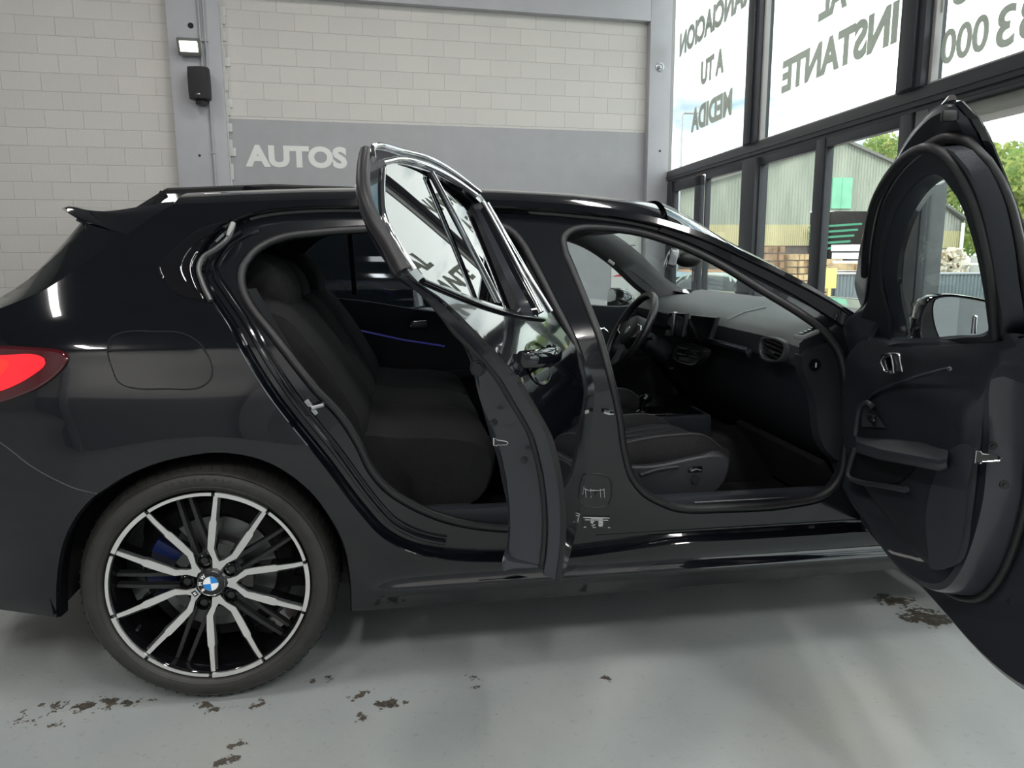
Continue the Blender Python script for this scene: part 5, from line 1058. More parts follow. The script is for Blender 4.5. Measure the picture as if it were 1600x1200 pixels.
# belts
f = MB()
belt = [(0.16, 0.66, 1.045), (0.235, 0.72, 1.00), (0.33, 0.80, 0.87), (0.41, 0.86, 0.74), (0.45, 0.90, 0.67)]
def strap(mb, P, w, ax): 
    P = [Vector(p) for p in P]; ax = Vector(ax)
    return mb.loft([[tuple(p-ax*w/2), tuple(p+ax*w/2), tuple(p+ax*w/2+Vector((0.003, 0, 0.002))), tuple(p-ax*w/2+Vector((0.003, 0, 0.002)))] for p in P])
strap(MB(), [(float(P[0]), 0.60+0.0*i, float(P[2])) for i, P in enumerate(onY(x, y, 0.60) for x, y in ((455, 478), (480, 510), (510, 550), (540, 600), (566, 636)))], 0.046, (0.1, 0.95, -0.1)).build('seat_belt', mat('belt_webbing', (0.014, 0.014, 0.016), 0.55), car)
p = onY(516, 555, 0.58); f = MB(); f.box(Vector(p), (0.018, 0.055, 0.030), Matrix.Rotation(-0.9, 3, 'Y'), bev=0.004); o = f.build('belt_buckle', BLACKP, car); f = MB(); f.box(Vector(p)+Vector((0.0, -0.022, 0.0)), (0.012, 0.012, 0.024), Matrix.Rotation(-0.9, 3, 'Y'), bev=0.002); f.build('buckle_tongue', SATIN, o)
strap(MB(), [(float(P[0]), 0.20, float(P[2])) for P in (onY(x, y, 0.20) for x, y in ((392, 452), (420, 500), (455, 560), (500, 640), (530, 690)))], 0.046, (0.3, 0.9, 0)).build('seat_belt', bpy.data.materials['belt_webbing'], car)
# far rear door: handle, light strip, pocket
c = onY(655, 508, 1.62); f = MB(); f.tube([c+np.array([dx, -0.004, dz]) for dx, dz in ((-0.045, -0.016), (-0.03, 0.016), (0.035, 0.018), (0.045, 0.0), (0.035, -0.018))], 0.0035, 8, closed=True); f.build('door_release', CHROME, car); f = MB(); f.box(Vector(c), (0.075, 0.01, 0.03), bev=0.006); f.build('release_cup', mat('satin_grey_lever', (0.09, 0.10, 0.10), 0.35, 0.5), car)
f = MB(); f.tube([onY(x, y, 1.60) for x, y in ((525, 509), (570, 518), (630, 531), (695, 541))], 0.004, 6); f.build('ambient_light', mat('blue_ambient_light', (0.03, 0.03, 0.2), 0.4, emit=(0.12, 0.12, 0.70), estr=0.10), car)
f = MB(); f.tube([onY(x, y, 1.58) for x, y in ((525, 509), (527, 545), (537, 580), (545, 605))], 0.006, 6); f.box((0.62, 1.60, 0.60), (0.55, 0.06, 0.05), bev=0.02); f.build('door_armrest', TRIM, car)
c = onY(508, 464, 1.66); f = MB(); f.cyl(c+np.array([0, 0, -0.02]), c+np.array([0, 0, 0.015]), 0.005, 10); f.build('lock_pin', CHROME, car)
# front seats
def front_seat(yc, near):
    s = MB()
    sec = smooth_ring([(1.02, 0.46), (1.04, 0.535), (1.15, 0.535), (1.30, 0.545), (1.42, 0.562), (1.50, 0.545), (1.52, 0.50), (1.48, 0.45), (1.3, 0.43)], 0.035)
    o = cushion(s, sec, yc-0.17, yc+0.17, crown=0.0).build('seat_cushion', FABRICG, car, smooth=60)
    for sg in (-1, 1):
        rings = []
        for t in np.linspace(0, 1, 16):
            x = 1.00+0.53*t; z = 0.545+0.060*math.sin(min(1, t*1.15)*math.pi*0.62)-0.04*sm(0.75, 1.0, t); r = 0.050*(1-0.45*sm(0.86, 1, t)); y = yc+sg*(0.215-0.03*sm(0.7, 1.0, t)); z -= 0.035 if sg > 0 else 0.0
            rings.append([(x, y+math.cos(a)*r*0.95, z-0.045+math.sin(a)*r*1.15) for a in np.linspace(0, 2*math.pi, 17)[:-1]])
        b = MB().loft(rings, caps=True).build('seat_bolster', FABRIC, o, smooth=60)
        MB().tube([(r[4][0], (r[4][1]+0.018*sg), r[4][2]-0.003) for r in rings[1:-1]], 0.0025, 6).build('seat_seam', mat('grey_thread', (0.06, 0.06, 0.065), 0.6) if 'grey_thread' not in bpy.data.materials else bpy.data.materials['grey_thread'], b)
    f = MB()
    for q in (-0.09, -0.03, 0.03, 0.09): f.tube([(x, yc+q, z) for x, z in ((1.06, 0.536), (1.15, 0.537), (1.30, 0.547), (1.42, 0.563))], 0.003, 6)
    f.build('seat_stitching', TRIM, o)
    bs = smooth_ring([(1.06, 0.52), (1.09, 0.62), (1.03, 0.85), (0.95, 1.04), (0.90, 1.09), (0.83, 1.06), (0.86, 0.85), (0.94, 0.58)], 0.04)
    cushion(MB(), bs, yc-0.24, yc+0.24, crown=0.0).build('seat_back', FABRIC, car, smooth=60)
    headrest(yc, 0.84, 1.08, FABRIC, 0.25)
    m = MB(); pan = smooth_ring([(0.98, 0.52), (1.25, 0.535), (1.50, 0.545), (1.50, 0.50), (1.47, 0.44), (1.30, 0.425), (1.05, 0.42), (0.98, 0.44)], 0.03)
    yy = yc-0.255 if near else yc+0.255
    e = -0.02 if near else 0.02
    m.poly(inset(pan, 0.010), (), 0.05, lambda x, z: (x, yy+e, z)); m.loft([[(x, yy-2*e, z) for x, z in pan], [(x, yy, z) for x, z in pan], [(x, yy+e*0.8, z) for x, z in inset(pan, 0.004)], [(x, yy+e, z) for x, z in inset(pan, 0.010)]])
    p = m.build('seat_side_panel', mat('seat_panel_plastic', (0.024, 0.025, 0.030), 0.42, bump=0.1, bscale=400) if near else bpy.data.materials['seat_panel_plastic'], car, smooth=40)
    if near:
        f = MB(); c = onY(1086, 733, yy+e); f.box(Vector(c), (0.045, 0.012, 0.020), bev=0.006); f.build('memory_switch', PIANO, p)
        f = MB(); f.tube([c+np.array([-0.015, -0.008, -0.003]), c+np.array([0.0, -0.009, 0.003]), c+np.array([0.016, -0.008, -0.002])], 0.0018, 6); f.build('switch_mark', SATIN, p)
        f = MB(); c = onY(1086, 748, yy+e); f.cyl(c, c+np.array([0, -0.006, 0]), 0.014, 18); f.build('seat_knob', BLACKP, p)
        f = MB(); f.tube([onY(x, y, yy+e-0.006) for x, y in smooth_ring([(1000, 742), (1030, 733), (1060, 729)], 6, closed=False)], 0.006, 8); f.build('seat_lever', TRIM, p)
    f = MB(); f.box((1.26, yc-0.20, 0.345), (0.60, 0.035, 0.06), bev=0.008); f.box((1.26, yc+0.20, 0.345), (0.60, 0.035, 0.06), bev=0.008); f.box((1.25, yc, 0.41), (0.44, 0.40, 0.05), bev=0.01); f.build('seat_rail', mat('dark_rail', (0.03, 0.03, 0.035), 0.4, 0.4) if near else bpy.data.materials['dark_rail'], car)
front_seat(0.50, True); front_seat(1.30, False)
# centre console and gear lever
f = MB(); f.box((1.33, 0.9, 0.49), (0.72, 0.19, 0.12), bev=0.02); f.box((1.10, 0.9, 0.57), (0.28, 0.17, 0.09), bev=0.025); f.build('centre_console', TRIM, car)
f = MB(); f.add([(1.28, 0.82, 0.5525), (1.66, 0.82, 0.5525), (1.66, 0.98, 0.5525), (1.28, 0.98, 0.5525)], [(0, 1, 2, 3)]); f.build('console_panel', PIANO, car, smooth=0)
f = MB(); f.tube([(1.28, 0.815, 0.553), (1.45, 0.812, 0.556), (1.58, 0.825, 0.553), (1.62, 0.85, 0.553)], 0.0035, 8); f.build('console_edge_trim', CHROME, car)
c = onY(1003, 648, 0.9); f = MB(); f.lathe([(0, 0), (0.030, 0), (0.030, 0.008), (0.020, 0.018), (0.010, 0.022)], c, (0, 0, 1), 20); gl = f.build('gear_lever', CHROME, car)
f = MB(); t_ = onY(1009, 623, 0.9); f.tube([c+np.array([0, 0, 0.015]), c+np.array([0.0, 0, 0.04]), t_+np.array([-0.006, 0, -0.004])], [0.010, 0.012, 0.018], 12); f.ball(t_, 0.021, sq=(1.3, 0.9, 0.9)); f.build('gear_knob', PIANO, gl)
f = MB(); a = onY(1056, 655, 0.85); f.tube([a, a+np.array([0.03, 0.0, 0.0])], 0.006, 8); a = onY(1043, 650, 0.87); f.cyl(a, a+np.array([0, 0, 0.015]), 0.022, 20); f.build('control_dial', SATIN, car)
# dashboard
def dash_sec(y):
    """crest, face and foot of the dashboard at lateral position y"""
    k = sm(0.1, 0.45, y)*(1-sm(1.35, 1.7, y)); d = 0.012*sm(0.9, 1.3, y)
    hump = 0.0
    return [(1.98, 0.985), (1.84, 0.965), (1.74, 0.950), (1.672, 0.925+0.004*sm(0.7, 1.1, y)), (1.650, 0.905), (1.655, 0.872), (1.672, 0.838), (1.690, 0.828), (1.70, 0.80), (1.715, 0.72), (1.74, 0.64), (1.80, 0.56), (1.90, 0.45)]
ys = np.linspace(0.13, 1.67, 30)
m = MB().loft([[(x, y, z-0.010*(1-sm(0.13, 0.3, y))) for x, z in dash_sec(y)[:7]] for y in ys], around=False, flip=True); m.build('dashboard', DASHM, car, smooth=50)
m = MB().loft([[(x, y, z) for x, z in dash_sec(y)[6:]] for y in ys], around=False, flip=True); m.add([(x, 0.13, z) for x, z in dash_sec(0.13)], [tuple(range(13))]); m.build('lower_dashboard', TRIM, car, smooth=50)
f = MB(); f.tube([(1.656, y, 0.840+0.012*sm(0.95, 0.45, y) if False else 0.842) for y in np.linspace(0.46, 1.02, 8)], 0.013, 8); f.build('trim_strip', mat('satin_blue_grey_strip', (0.13, 0.13, 0.18), 0.22, 0.8), car, smooth=60)
f = MB(); f.box((1.657, 0.455, 0.836), (0.012, 0.012, 0.03), Matrix.Rotation(0.5, 3, 'X'), bev=0.003); f.build('strip_end', SATIN, car)
f = MB(); q = [onY(1160, 483, 0.80)]; f.tube([(1.668, 0.685, 0.885), (1.678, 0.685, 0.928), (1.74, 0.69, 0.953), (1.84, 0.72, 0.968)], 0.003, 6); f.build('dash_seam', mat('pale_seam', (0.20, 0.22, 0.24), 0.4), car)
# side air vent facing the passenger
def dring(px, Y): return [tuple(onY(x, y, Y)) for x, y in px]
vy = 0.30
vp = [(1188, 529), (1196, 526), (1226, 536), (1228, 542), (1220, 562), (1214, 565), (1192, 562), (1187, 556)]
def vx(x, y, X): P = onX(x, y, X); return tuple(P)
m = MB(); o_ = [vx(x, y, 1.640) for x, y in smooth_ring(vp, 3)]; cx = np.mean(o_, 0)
sc_ = lambda k, dx: [tuple(cx+(np.array(p)-cx)*k+np.array([dx, 0, 0])) for p in o_]
m.loft([sc_(1.0, 0.02), sc_(1.0, 0.0), sc_(0.88, -0.002), sc_(0.82, 0.008), sc_(0.80, 0.05)]); vent = m.build('air_vent', mat('grey_vent_frame', (0.07, 0.075, 0.08), 0.4), car, smooth=40)
MB().add(sc_(0.82, 0.045), [tuple(range(len(o_)))]).build('vent_duct', PIANO, vent, smooth=0)
ymin = min(p[1] for p in o_); ymax = max(p[1] for p in o_); zmin = min(p[2] for p in o_); zmax = max(p[2] for p in o_)
for k in range(4):
    z = zmin+(zmax-zmin)*(0.24+0.175*k); f = MB(); f.box((1.655, (ymin+ymax)/2, z), (0.03, (ymax-ymin)*0.72, 0.005), Matrix.Rotation(0.25, 3, 'Y') @ Matrix.Rotation(0.08, 3, 'X'), bev=0.001); f.build('vent_louvre', BLACKP, vent)
f = MB(); f.box((1.645, (ymin+ymax)/2, zmin+(zmax-zmin)*0.40), (0.018, 0.03, 0.008), bev=0.002); f.build('vent_slider', SATIN, vent)
# demister grille at the end of the dash top
a = onY(1250, 527, 0.24); b = onY(1278, 516, 0.20)
ga = np.array([1.700, 0.245, 0.938]); gb = np.array([1.775, 0.200, 0.950])
ga = onZ(1249, 527, 0.930); gb = onZ(1276, 516, 0.945)
m = MB(); dv = gb-ga; Lg = np.linalg.norm(dv); ex = dv/Lg; ey = np.cross([0, 0, 1], ex); ey /= np.linalg.norm(ey); ez = np.cross(ex, ey)
m.box(Vector((ga+gb)/2), (Lg+0.012, 0.034, 0.014), mat3(ex, ey, ez), bev=0.006); g_ = m.build('demister_grille', mat('silver_grey_grille', (0.30, 0.31, 0.32), 0.35, 0.4), car)
for k in range(4):
    c = ga+dv*(0.14+0.24*k)+ez*0.006; f = MB(); f.box(Vector(c), (Lg*0.17, 0.020, 0.006), mat3(ex, ey, ez), bev=0.001); f.build('grille_slot', PIANO, g_)
# dash end cap and airbag key switch
m = MB(); ec = smooth_ring([(1.655, 0.87), (1.70, 0.90), (1.78, 0.905), (1.82, 0.86), (1.83, 0.70), (1.80, 0.55), (1.74, 0.60), (1.70, 0.75), (1.66, 0.83)], 0.03)
m.poly(ec, (), 0.05, lambda x, z: (x, 0.118, z)); m.loft([[(x, 0.118, z) for x, z in ec], [(x, 0.15, z) for x, z in inset(ec, -0.006)]]); m.build('dash_end_cap', mat('end_cap_plastic', (0.022, 0.024, 0.028), 0.5), car)
c = onY(1273, 570, 0.115); f = MB(); f.lathe([(0, 0.006), (0.010, 0.007), (0.012, 0.003), (0.017, 0.004), (0.018, 0)], c, (0, -1, 0), 24); ks = f.build('airbag_switch', PIANO, car)
f = MB(); f.box(Vector(c)+Vector((0, -0.007, 0)), (0.003, 0.002, 0.014), bev=0.0005); f.build('switch_mark', WHITE, ks)
# screens
def screen(px, X, m, name, parent=None, t=0.012, bez=0.006):
    P = [onX(x, y, X) for x, y in px]; c = np.mean(P, 0)
    mb = MB(); o1 = [tuple(c+(p-c)*1.07) for p in P]; o2 = [tuple(c+(p-c)*1.03+np.array([-0.004, 0, 0])) for p in P]; back = [tuple(c+(p-c)*1.05+np.array([t, 0, 0])) for p in P]
    mb.loft([back, o1, o2]); mb.add(o2, [(0, 1, 2, 3)]); mb.add(back, [(3, 2, 1, 0)]); a = mb.build(name+'_frame', mat(name+'_bezel', (0.10, 0.105, 0.11), 0.35, 0.3), car, smooth=20)
    MB().add([tuple(p+np.array([-0.006, 0, 0])) for p in P], [(0, 1, 2, 3)]).build(name, m, a, smooth=0)
screen([(1074, 527), (1082, 493), (1119, 497), (1109, 529)], 1.625, SCREENM, 'centre_screen')
screen([(1041, 524), (1048, 489), (1072, 491), (1066, 525)], 1.635, SCREENM, 'instrument_screen')
f = MB(); f.box((1.632, 1.10, 0.875), (0.02, 0.02, 0.10), Matrix.Rotation(0.2, 3, 'X'), bev=0.005); f.build('screen_pillar', SATIN, car)
# centre air vents and climate panel
cp = [tuple(onX(x, y, 1.640)) for x, y in smooth_ring([(1058, 538), (1099, 547), (1097, 556), (1083, 570), (1076, 570), (1052, 560), (1052, 552)], 3)]
m = MB(); c = np.mean(cp, 0); m.loft([[tuple(np.array(p)+np.array([0.03, 0, 0])) for p in cp], cp, [tuple(c+(np.array(p)-c)*0.90+np.array([0.004, 0, 0])) for p in cp]]); m.add([tuple(c+(np.array(p)-c)*0.90+np.array([0.004, 0, 0])) for p in cp], [tuple(range(len(cp)))])
cl = m.build('climate_panel', mat('panel_frame', (0.09, 0.095, 0.10), 0.3, 0.4), car, smooth=30)
for px in ([(1059, 543), (1074, 546), (1071, 555), (1057, 552)], [(1080, 548), (1096, 550), (1090, 559), (1077, 556)]):
    q = [tuple(onX(x, y, 1.639)) for x, y in px]; MB().tube(q, 0.0022, 6, closed=True).build('vent_rim', SATIN, cl); MB().add(q, [(0, 1, 2, 3)]).build('vent_opening', PIANO, cl, smooth=0)
q = [tuple(onX(x, y, 1.639)) for x, y in [(1062, 557), (1077, 560), (1073, 565), (1060, 562)]]; MB().add(q, [(0, 1, 2, 3)]).build('climate_display', mat('grey_display', (0.12, 0.13, 0.13), 0.3), cl, smooth=0)
c = onX(1051, 575, 1.64); f = MB(); f.cyl(c, c+np.array([-0.02, 0, 0]), 0.014, 18); f.build('volume_knob', CHROME, car)
# steering wheel
wc = onY(984, 518, 1.30); wn_ = Vector((-0.86, 0.0, 0.50)).normalized(); wy = Vector((0, 1, 0)); wz = wn_.cross(wy).normalized()
if wz.z < 0: wz = -wz
R_ = 0.182; f = MB(); f.tube([Vector(wc)+wy*math.cos(a)*R_+wz*math.sin(a)*R_ for a in np.linspace(0, 2*math.pi, 49)[:-1]], 0.0165, 12, closed=True)
sw_ = f.build('steering_wheel', mat('black_leather', (0.016, 0.016, 0.018), 0.32, bump=0.15, bscale=350), car, smooth=60)
f = MB(); hub = smooth_ring([(-0.075, 0.03), (-0.06, 0.065), (0.06, 0.065), (0.075, 0.03), (0.065, -0.035), (0.03, -0.065), (-0.03, -0.065), (-0.065, -0.035)], 0.015)
f.loft([[Vector(wc)+wy*a*k+wz*b*k+wn_*d for a, b in hub] for k, d in ((0.9, -0.06), (1.05, -0.03), (1.0, 0.0), (0.85, 0.012))]); f.add([Vector(wc)+wy*a*0.85+wz*b*0.85+wn_*0.012 for a, b in hub], [tuple(range(len(hub)))]); f.build('wheel_hub', TRIM, sw_, smooth=50)
for a0 in (0.08, math.pi-0.08):
    f = MB(); d = wy*math.cos(a0)+wz*math.sin(a0); s_ = wz
    f.loft([[Vector(wc)+d*r-s_*h+wn_*w, Vector(wc)+d*r+s_*h+wn_*w, Vector(wc)+d*r+s_*h+wn_*(w-0.014), Vector(wc)+d*r-s_*h+wn_*(w-0.014)] for r, h, w in ((0.06, 0.028, 0.004), (0.11, 0.022, 0.0), (0.172, 0.026, -0.002))], caps=True); f.build('wheel_spoke', BLACKP, sw_, smooth=30)
    f = MB(); f.tube([Vector(wc)+d*r+s_*h+wn_*0.008 for r, h in ((0.075, 0.032), (0.12, 0.026), (0.150, 0.005), (0.14, -0.022), (0.08, -0.032))], 0.0028, 6); f.build('spoke_trim', CHROME, sw_)
f = MB(); d = -wz
f.loft([[Vector(wc)+d*r-wy*h+wn_*w, Vector(wc)+d*r+wy*h+wn_*w, Vector(wc)+d*r+wy*h+wn_*(w-0.012), Vector(wc)+d*r-wy*h+wn_*(w-0.012)] for r, h, w in ((0.05, 0.03, 0.004), (0.11, 0.018, 0.0), (0.172, 0.03, -0.002))], caps=True); f.build('wheel_spoke', SATIN, sw_, smooth=30)
f = MB(); f.lathe([(0, 0.003), (0.018, 0.003), (0.020, 0)], Vector(wc)+wn_*0.012, wn_, 24); rd = f.build('wheel_badge', SATIN, sw_)
f = MB(); f.tube([Vector(wc)-wn_*0.04, Vector(wc)-wn_*0.20], 0.045, 16); f.build('steering_column', TRIM, car)
for sg in (-1, 1): f = MB(); f.tube([Vector(wc)-wn_*0.07, Vector(wc)-wn_*0.065+wy*sg*0.13+wz*0.02], [0.010, 0.007], 8); f.build('column_stalk', BLACKP, car)
# interior mirror, visors
c = onY(1049, 405, 0.88); f = MB(); f.box(Vector(c), (0.035, 0.20, 0.065), Matrix.Rotation(0.25, 3, 'Y') @ Matrix.Rotation(-0.30, 3, 'Z'), bev=0.012, seg=3); rm = f.build('rear_view_mirror', SATIN, car)
f = MB(); f.box(Vector(c)+Vector((-0.018, 0.0, 0)), (0.004, 0.18, 0.052), Matrix.Rotation(0.25, 3, 'Y') @ Matrix.Rotation(-0.30, 3, 'Z'), bev=0.001); f.build('mirror_reflector', MIRRORM, rm)
f = MB(); c2 = onY(1075, 404, 0.9); f.ball(c2, 0.045, sq=(1.2, 1.0, 0.75)); f.tube([c, c2+np.array([0, 0, 0.02])], 0.012, 8); f.build('sensor_housing', BLACKP, car, smooth=60)
f = MB(); a = np.array([1.36, 1.28, 1.235]); f.box((1.30, 1.25, 1.262), (0.16, 0.42, 0.022), Matrix.Rotation(0.14, 3, 'Y'), bev=0.01); f.build('sun_visor', TRIM, car)
f = MB(); f.box((1.30, 0.55, 1.262), (0.16, 0.42, 0.022), Matrix.Rotation(0.14, 3, 'Y'), bev=0.01); f.build('sun_visor', TRIM, car)
# far windscreen pillar lining
m = MB(); far_in = [(1.22, 1.245), (1.36, 1.20), (1.5, 1.12), (1.68, 0.985), (1.78, 0.93)]
rings_ = []
for (x, z) in smooth_ring(far_in, 0.04, closed=False):
    y = 2*W2-side(x, z)-0.03; u = (x-WS[0][0])/(WS[-1][0]-WS[0][0]); rings_.append([(x-0.01, y, z-0.01), (x-0.005, y-0.05, z+0.005), (x+0.075, y-0.065, z+0.045), (x+0.11, y-0.05, z+0.055), (x+0.11, y-0.02, z+0.05)])
m.loft(rings_, around=False).build('pillar_cover', TRIMG, car, smooth=50)
c = onY(955, 410, 1.50); f = MB(); f.box(Vector(c), (0.035, 0.012, 0.016), Matrix.Rotation(0.6, 3, 'Y'), bev=0.005); f.build('airbag_tag', mat('pale_tag', (0.28, 0.28, 0.28), 0.5), car)
# far wing mirror
c = onY(957, 473, 1.93); m = MB()
pts = smooth_ring([(-0.10, -0.05), (-0.105, 0.02), (-0.06, 0.065), (0.03, 0.075), (0.09, 0.045), (0.10, -0.02), (0.07, -0.07), (-0.04, -0.075)], 0.02)
m.loft([[tuple(c+np.array([d, a*k, b*k])) for a, b in pts] for k, d in ((0.93, -0.002), (1.0, 0.0), (1.0, 0.03), (0.88, 0.075), (0.5, 0.105), (0.1, 0.112))], caps=True); fm = m.build('far_wing_mirror', PIANO, car, smooth=50)
MB().add([tuple(c+np.array([-0.003, a*0.9, b*0.9])) for a, b in pts], [tuple(range(len(pts)))]).build('mirror_reflector', MIRRORM, fm, smooth=0)
f = MB(); f.tube([c+np.array([0.04, -0.08, -0.05]), c+np.array([0.06, -0.22, -0.06])], 0.02, 8); f.build('far_mirror_arm', PIANO, car)
f = MB(); f.box((1.35, 1.62, 0.70), (0.70, 0.07, 0.06), bev=0.02); f.build('far_armrest', TRIM, car)
c = onY(935, 520, 1.60); f = MB(); f.tube([c+np.array([dx, 0, dz]) for dx, dz in ((-0.05, -0.015), (-0.02, 0.018), (0.03, 0.018), (0.05, 0.0))], 0.006, 8); f.build('door_release', CHROME, car)
# pedals and dark footwell
f = MB(); f.box((1.86, 0.5, 0.42), (0.02, 0.6, 0.25), Matrix.Rotation(-0.6, 3, 'Y')); f.build('footwell_mat', CARPET, car)
# ================================================================ WHEELS
AX = Vector((0, -1, 0))
def wheel(xc, near=True, detail=True):
    yo = 0.030 if near else 2*W2-0.030; sgn = -1 if near else 1; ax = Vector((0, sgn, 0)); o = Vector((xc, yo, 0.3235))   # o: centre of the rim lip plane
    if near: ex, ey = Vector((1, 0, 0)), Vector((0, 0, 1))
    else: ex, ey = Vector((-1, 0, 0)), Vector((0, 0, 1))
    R = 0.254; K = 1.055
    prof = [(R, -0.02), (R+0.003, 0.0), (0.265, 0.009), (0.281, 0.013), (0.298, 0.010), (0.309, -0.002), (0.3165, -0.014), (0.3205, -0.024), (0.3235, -0.040), (0.3235, -0.19), (0.3165, -0.215), (0.30, -0.225), (0.275, -0.225), (0.245, -0.21)]
    f = MB().lathe(prof, o, ax, 120)
    for k in range(3):   # tread grooves
        d = -0.07-0.045*k
    ty = f.build('tyre', TYRE, car, smooth=40)
    if detail:
        g = MB()
        for k in range(72):
            a = 2*math.pi*k/72
            for s in (0, 1):
                c0 = a+0.02*s; P = []
                for r, d in ((0.3115, -0.004), (0.3195, -0.016), (0.3240, -0.030), (0.3246, -0.060)): P.append(o+(ex*math.cos(c0+(-d)*0.5)+ey*math.sin(c0+(-d)*0.5))*(r+0.0007)+ax*d)
                if s == 0: g.tube(P, 0.0011, 4)
        g.build('tread_sipes', mat('tread_dark', (0.006, 0.006, 0.006), 0.8), ty, smooth=0, merge=False)
        g = MB()
        for s0, s1 in ((-1, 1),):
            g.lathe([(0.268, 0.0105), (0.2695, 0.0118), (0.271, 0.0112)], o, ax, 120); g.lathe([(0.300, 0.0085), (0.3015, 0.0090), (0.303, 0.006)], o, ax, 120)
        g.build('sidewall_ring', TYRE, ty, smooth=60)
        txt = '235/35 R19'
        for k, ch in enumerate(txt):
            if ch == ' ': continue
            V_, F_ = text_mesh(ch, 0.014, extrude=0.0006, bold=0.0002); a = math.radians(92-(k-4.5)*3.4-1); c = o+(ex*math.cos(a)+ey*math.sin(a))*0.283+ax*0.0134
            u = ex*math.sin(a)-ey*math.cos(a); v = ex*math.cos(a)+ey*math.sin(a); MB().add(put(V_, c, u, v, ax), F_).build('tyre_marking', mat('tyre_lettering', (0.035, 0.034, 0.033), 0.5) if 'tyre_lettering' not in bpy.data.materials else bpy.data.materials['tyre_lettering'], ty, smooth=0, merge=False)
    # barrel and lip
    f = MB().lathe([(R, -0.004), (R-0.004, 0.004), (R-0.010, 0.002), (R-0.014, -0.006), (R-0.018, -0.03), (R-0.022, -0.06), (R-0.03, -0.10), (R-0.03, -0.19), (R, -0.20)], o, ax, 96)
    rim = f.build('wheel_rim', PIANO, car, smooth=50)
    if not detail:
        for k in range(10):
            a = 2*math.pi*k/10; d = ex*math.cos(a)+ey*math.sin(a); s = ax.cross(d); f = MB(); f.loft([[o+d*r+s*h+ax*w, o+d*r-s*h+ax*w, o+d*r-s*h+ax*(w-0.03), o+d*r+s*h+ax*(w-0.03)] for r, h, w in ((0.03, 0.015, -0.02), (0.225, 0.01, -0.004))], caps=True); f.build('wheel_spoke', SILVERM, rim)
        f = MB().lathe([(0, -0.02), (0.07, -0.02), (0.07, -0.06)], o, ax, 24); f.build('hub_face', PIANO, rim); return
    pt = lambda ang, r, w: o+(ex*math.sin(math.radians(ang))+ey*math.cos(math.radians(ang)))*(r*K if r > 0.03 else r)+ax*w     # ang clockwise from top
    face_w = lambda r: -0.004-0.018*(1-sm(0.05, 0.22, r))
    # silver arcs between the Vs
    for k in range(5):
        vc = 22.7+72*k
        def silver(path_o, path_i, name='spoke_face', lift=0.0015):
            m = MB(); n = len(path_o)
            top_o = [pt(a, r, face_w(r)+lift) for a, r in path_o]; top_i = [pt(a, r, face_w(r)+lift) for a, r in path_i]; bo_ = [pt(a, r, face_w(r)-0.006) for a, r in path_o]; bi_ = [pt(a, r, face_w(r)-0.006) for a, r in path_i]
            m.loft([[a, b, c, d] for a, b, c, d in zip(bo_, top_o, top_i, bi_)], caps=True); return m.build(name, SILVERM, rim, smooth=30)
        # V frame: two arms plus the rim arc, traced as half-widths about a centre line (angle offset, radius, half width)
        arm = [(0.0, 0.040, 0.010), (3, 0.047, 0.010), (12, 0.064, 0.0055), (19.5, 0.088, 0.0075), (17.8, 0.120, 0.0085), (16.4, 0.160, 0.0085), (16.1, 0.168, 0.0060), (15.4, 0.205, 0.0052), (15.2, 0.236, 0.0048)]
        for sg in (-1, 1):
            pts_ = [(vc+sg*a, r, h) for a, r, h in arm]; C = [Vector((r*math.sin(math.radians(a)), r*math.cos(math.radians(a)))) for a, r, h in pts_]; lo, ro = [], []
            for i, (a, r, h) in enumerate(pts_):
                t = (C[min(i+1, len(C)-1)]-C[max(i-1, 0)]).normalized(); nrm = Vector((-t.y, t.x)); lo.append(C[i]+nrm*h); ro.append(C[i]-nrm*h)
            P3 = lambda q, w: o+(ex*q.x+ey*q.y)*K+ax*w
            m = MB(); m.loft([[P3(a, face_w(a.length)-0.004), P3(a, face_w(a.length)+0.0012), P3(b, face_w(b.length)+0.0012), P3(b, face_w(b.length)-0.004)] for a, b in zip(lo, ro)], caps=True); m.build('spoke_face', SILVERM, rim, smooth=25)
            # black body of the arm: wider towards the inside of the V and deeper
            m = MB(); inn_ = [b if sg > 0 else a for a, b in zip(lo, ro)]; out_ = [a if sg > 0 else b for a, b in zip(lo, ro)]
            cV = Vector((math.sin(math.radians(vc)), math.cos(math.radians(vc))))
            rg = []
            for i, (a, b) in enumerate(zip(lo, ro)):
                mid = (a+b)/2; tow = (cV*mid.length-mid); tow = tow.normalized() if tow.length > 1e-4 else Vector((0, 0)); e = 0.006 if i > 4 else 0.003
                A_, B_ = (a, b) if (a-cV*mid.length).length > (b-cV*mid.length).length else (b, a)
                rg.append([P3(A_, face_w(A_.length)-0.003), P3(B_+tow*e, face_w(B_.length)-0.006), P3(B_+tow*e, face_w(B_.length)-0.045), P3(A_, face_w(A_.length)-0.045)])
            m.loft(rg, caps=True); m.build('wheel_spoke', PIANO, rim, smooth=30)
        silver([(vc+a, 0.2405) for a in np.linspace(-15.4, 15.4, 12)], [(vc+a, 0.2300) for a in np.linspace(-15.4, 15.4, 12)], 'rim_edge_face', 0.010)
        silver([(vc+36+a, 0.2390) for a in np.linspace(-18.5, 18.5, 14)], [(vc+36+a, 0.2315) for a in np.linspace(-18.5, 18.5, 14)], 'rim_edge_face', 0.0085)
        gc = vc+36
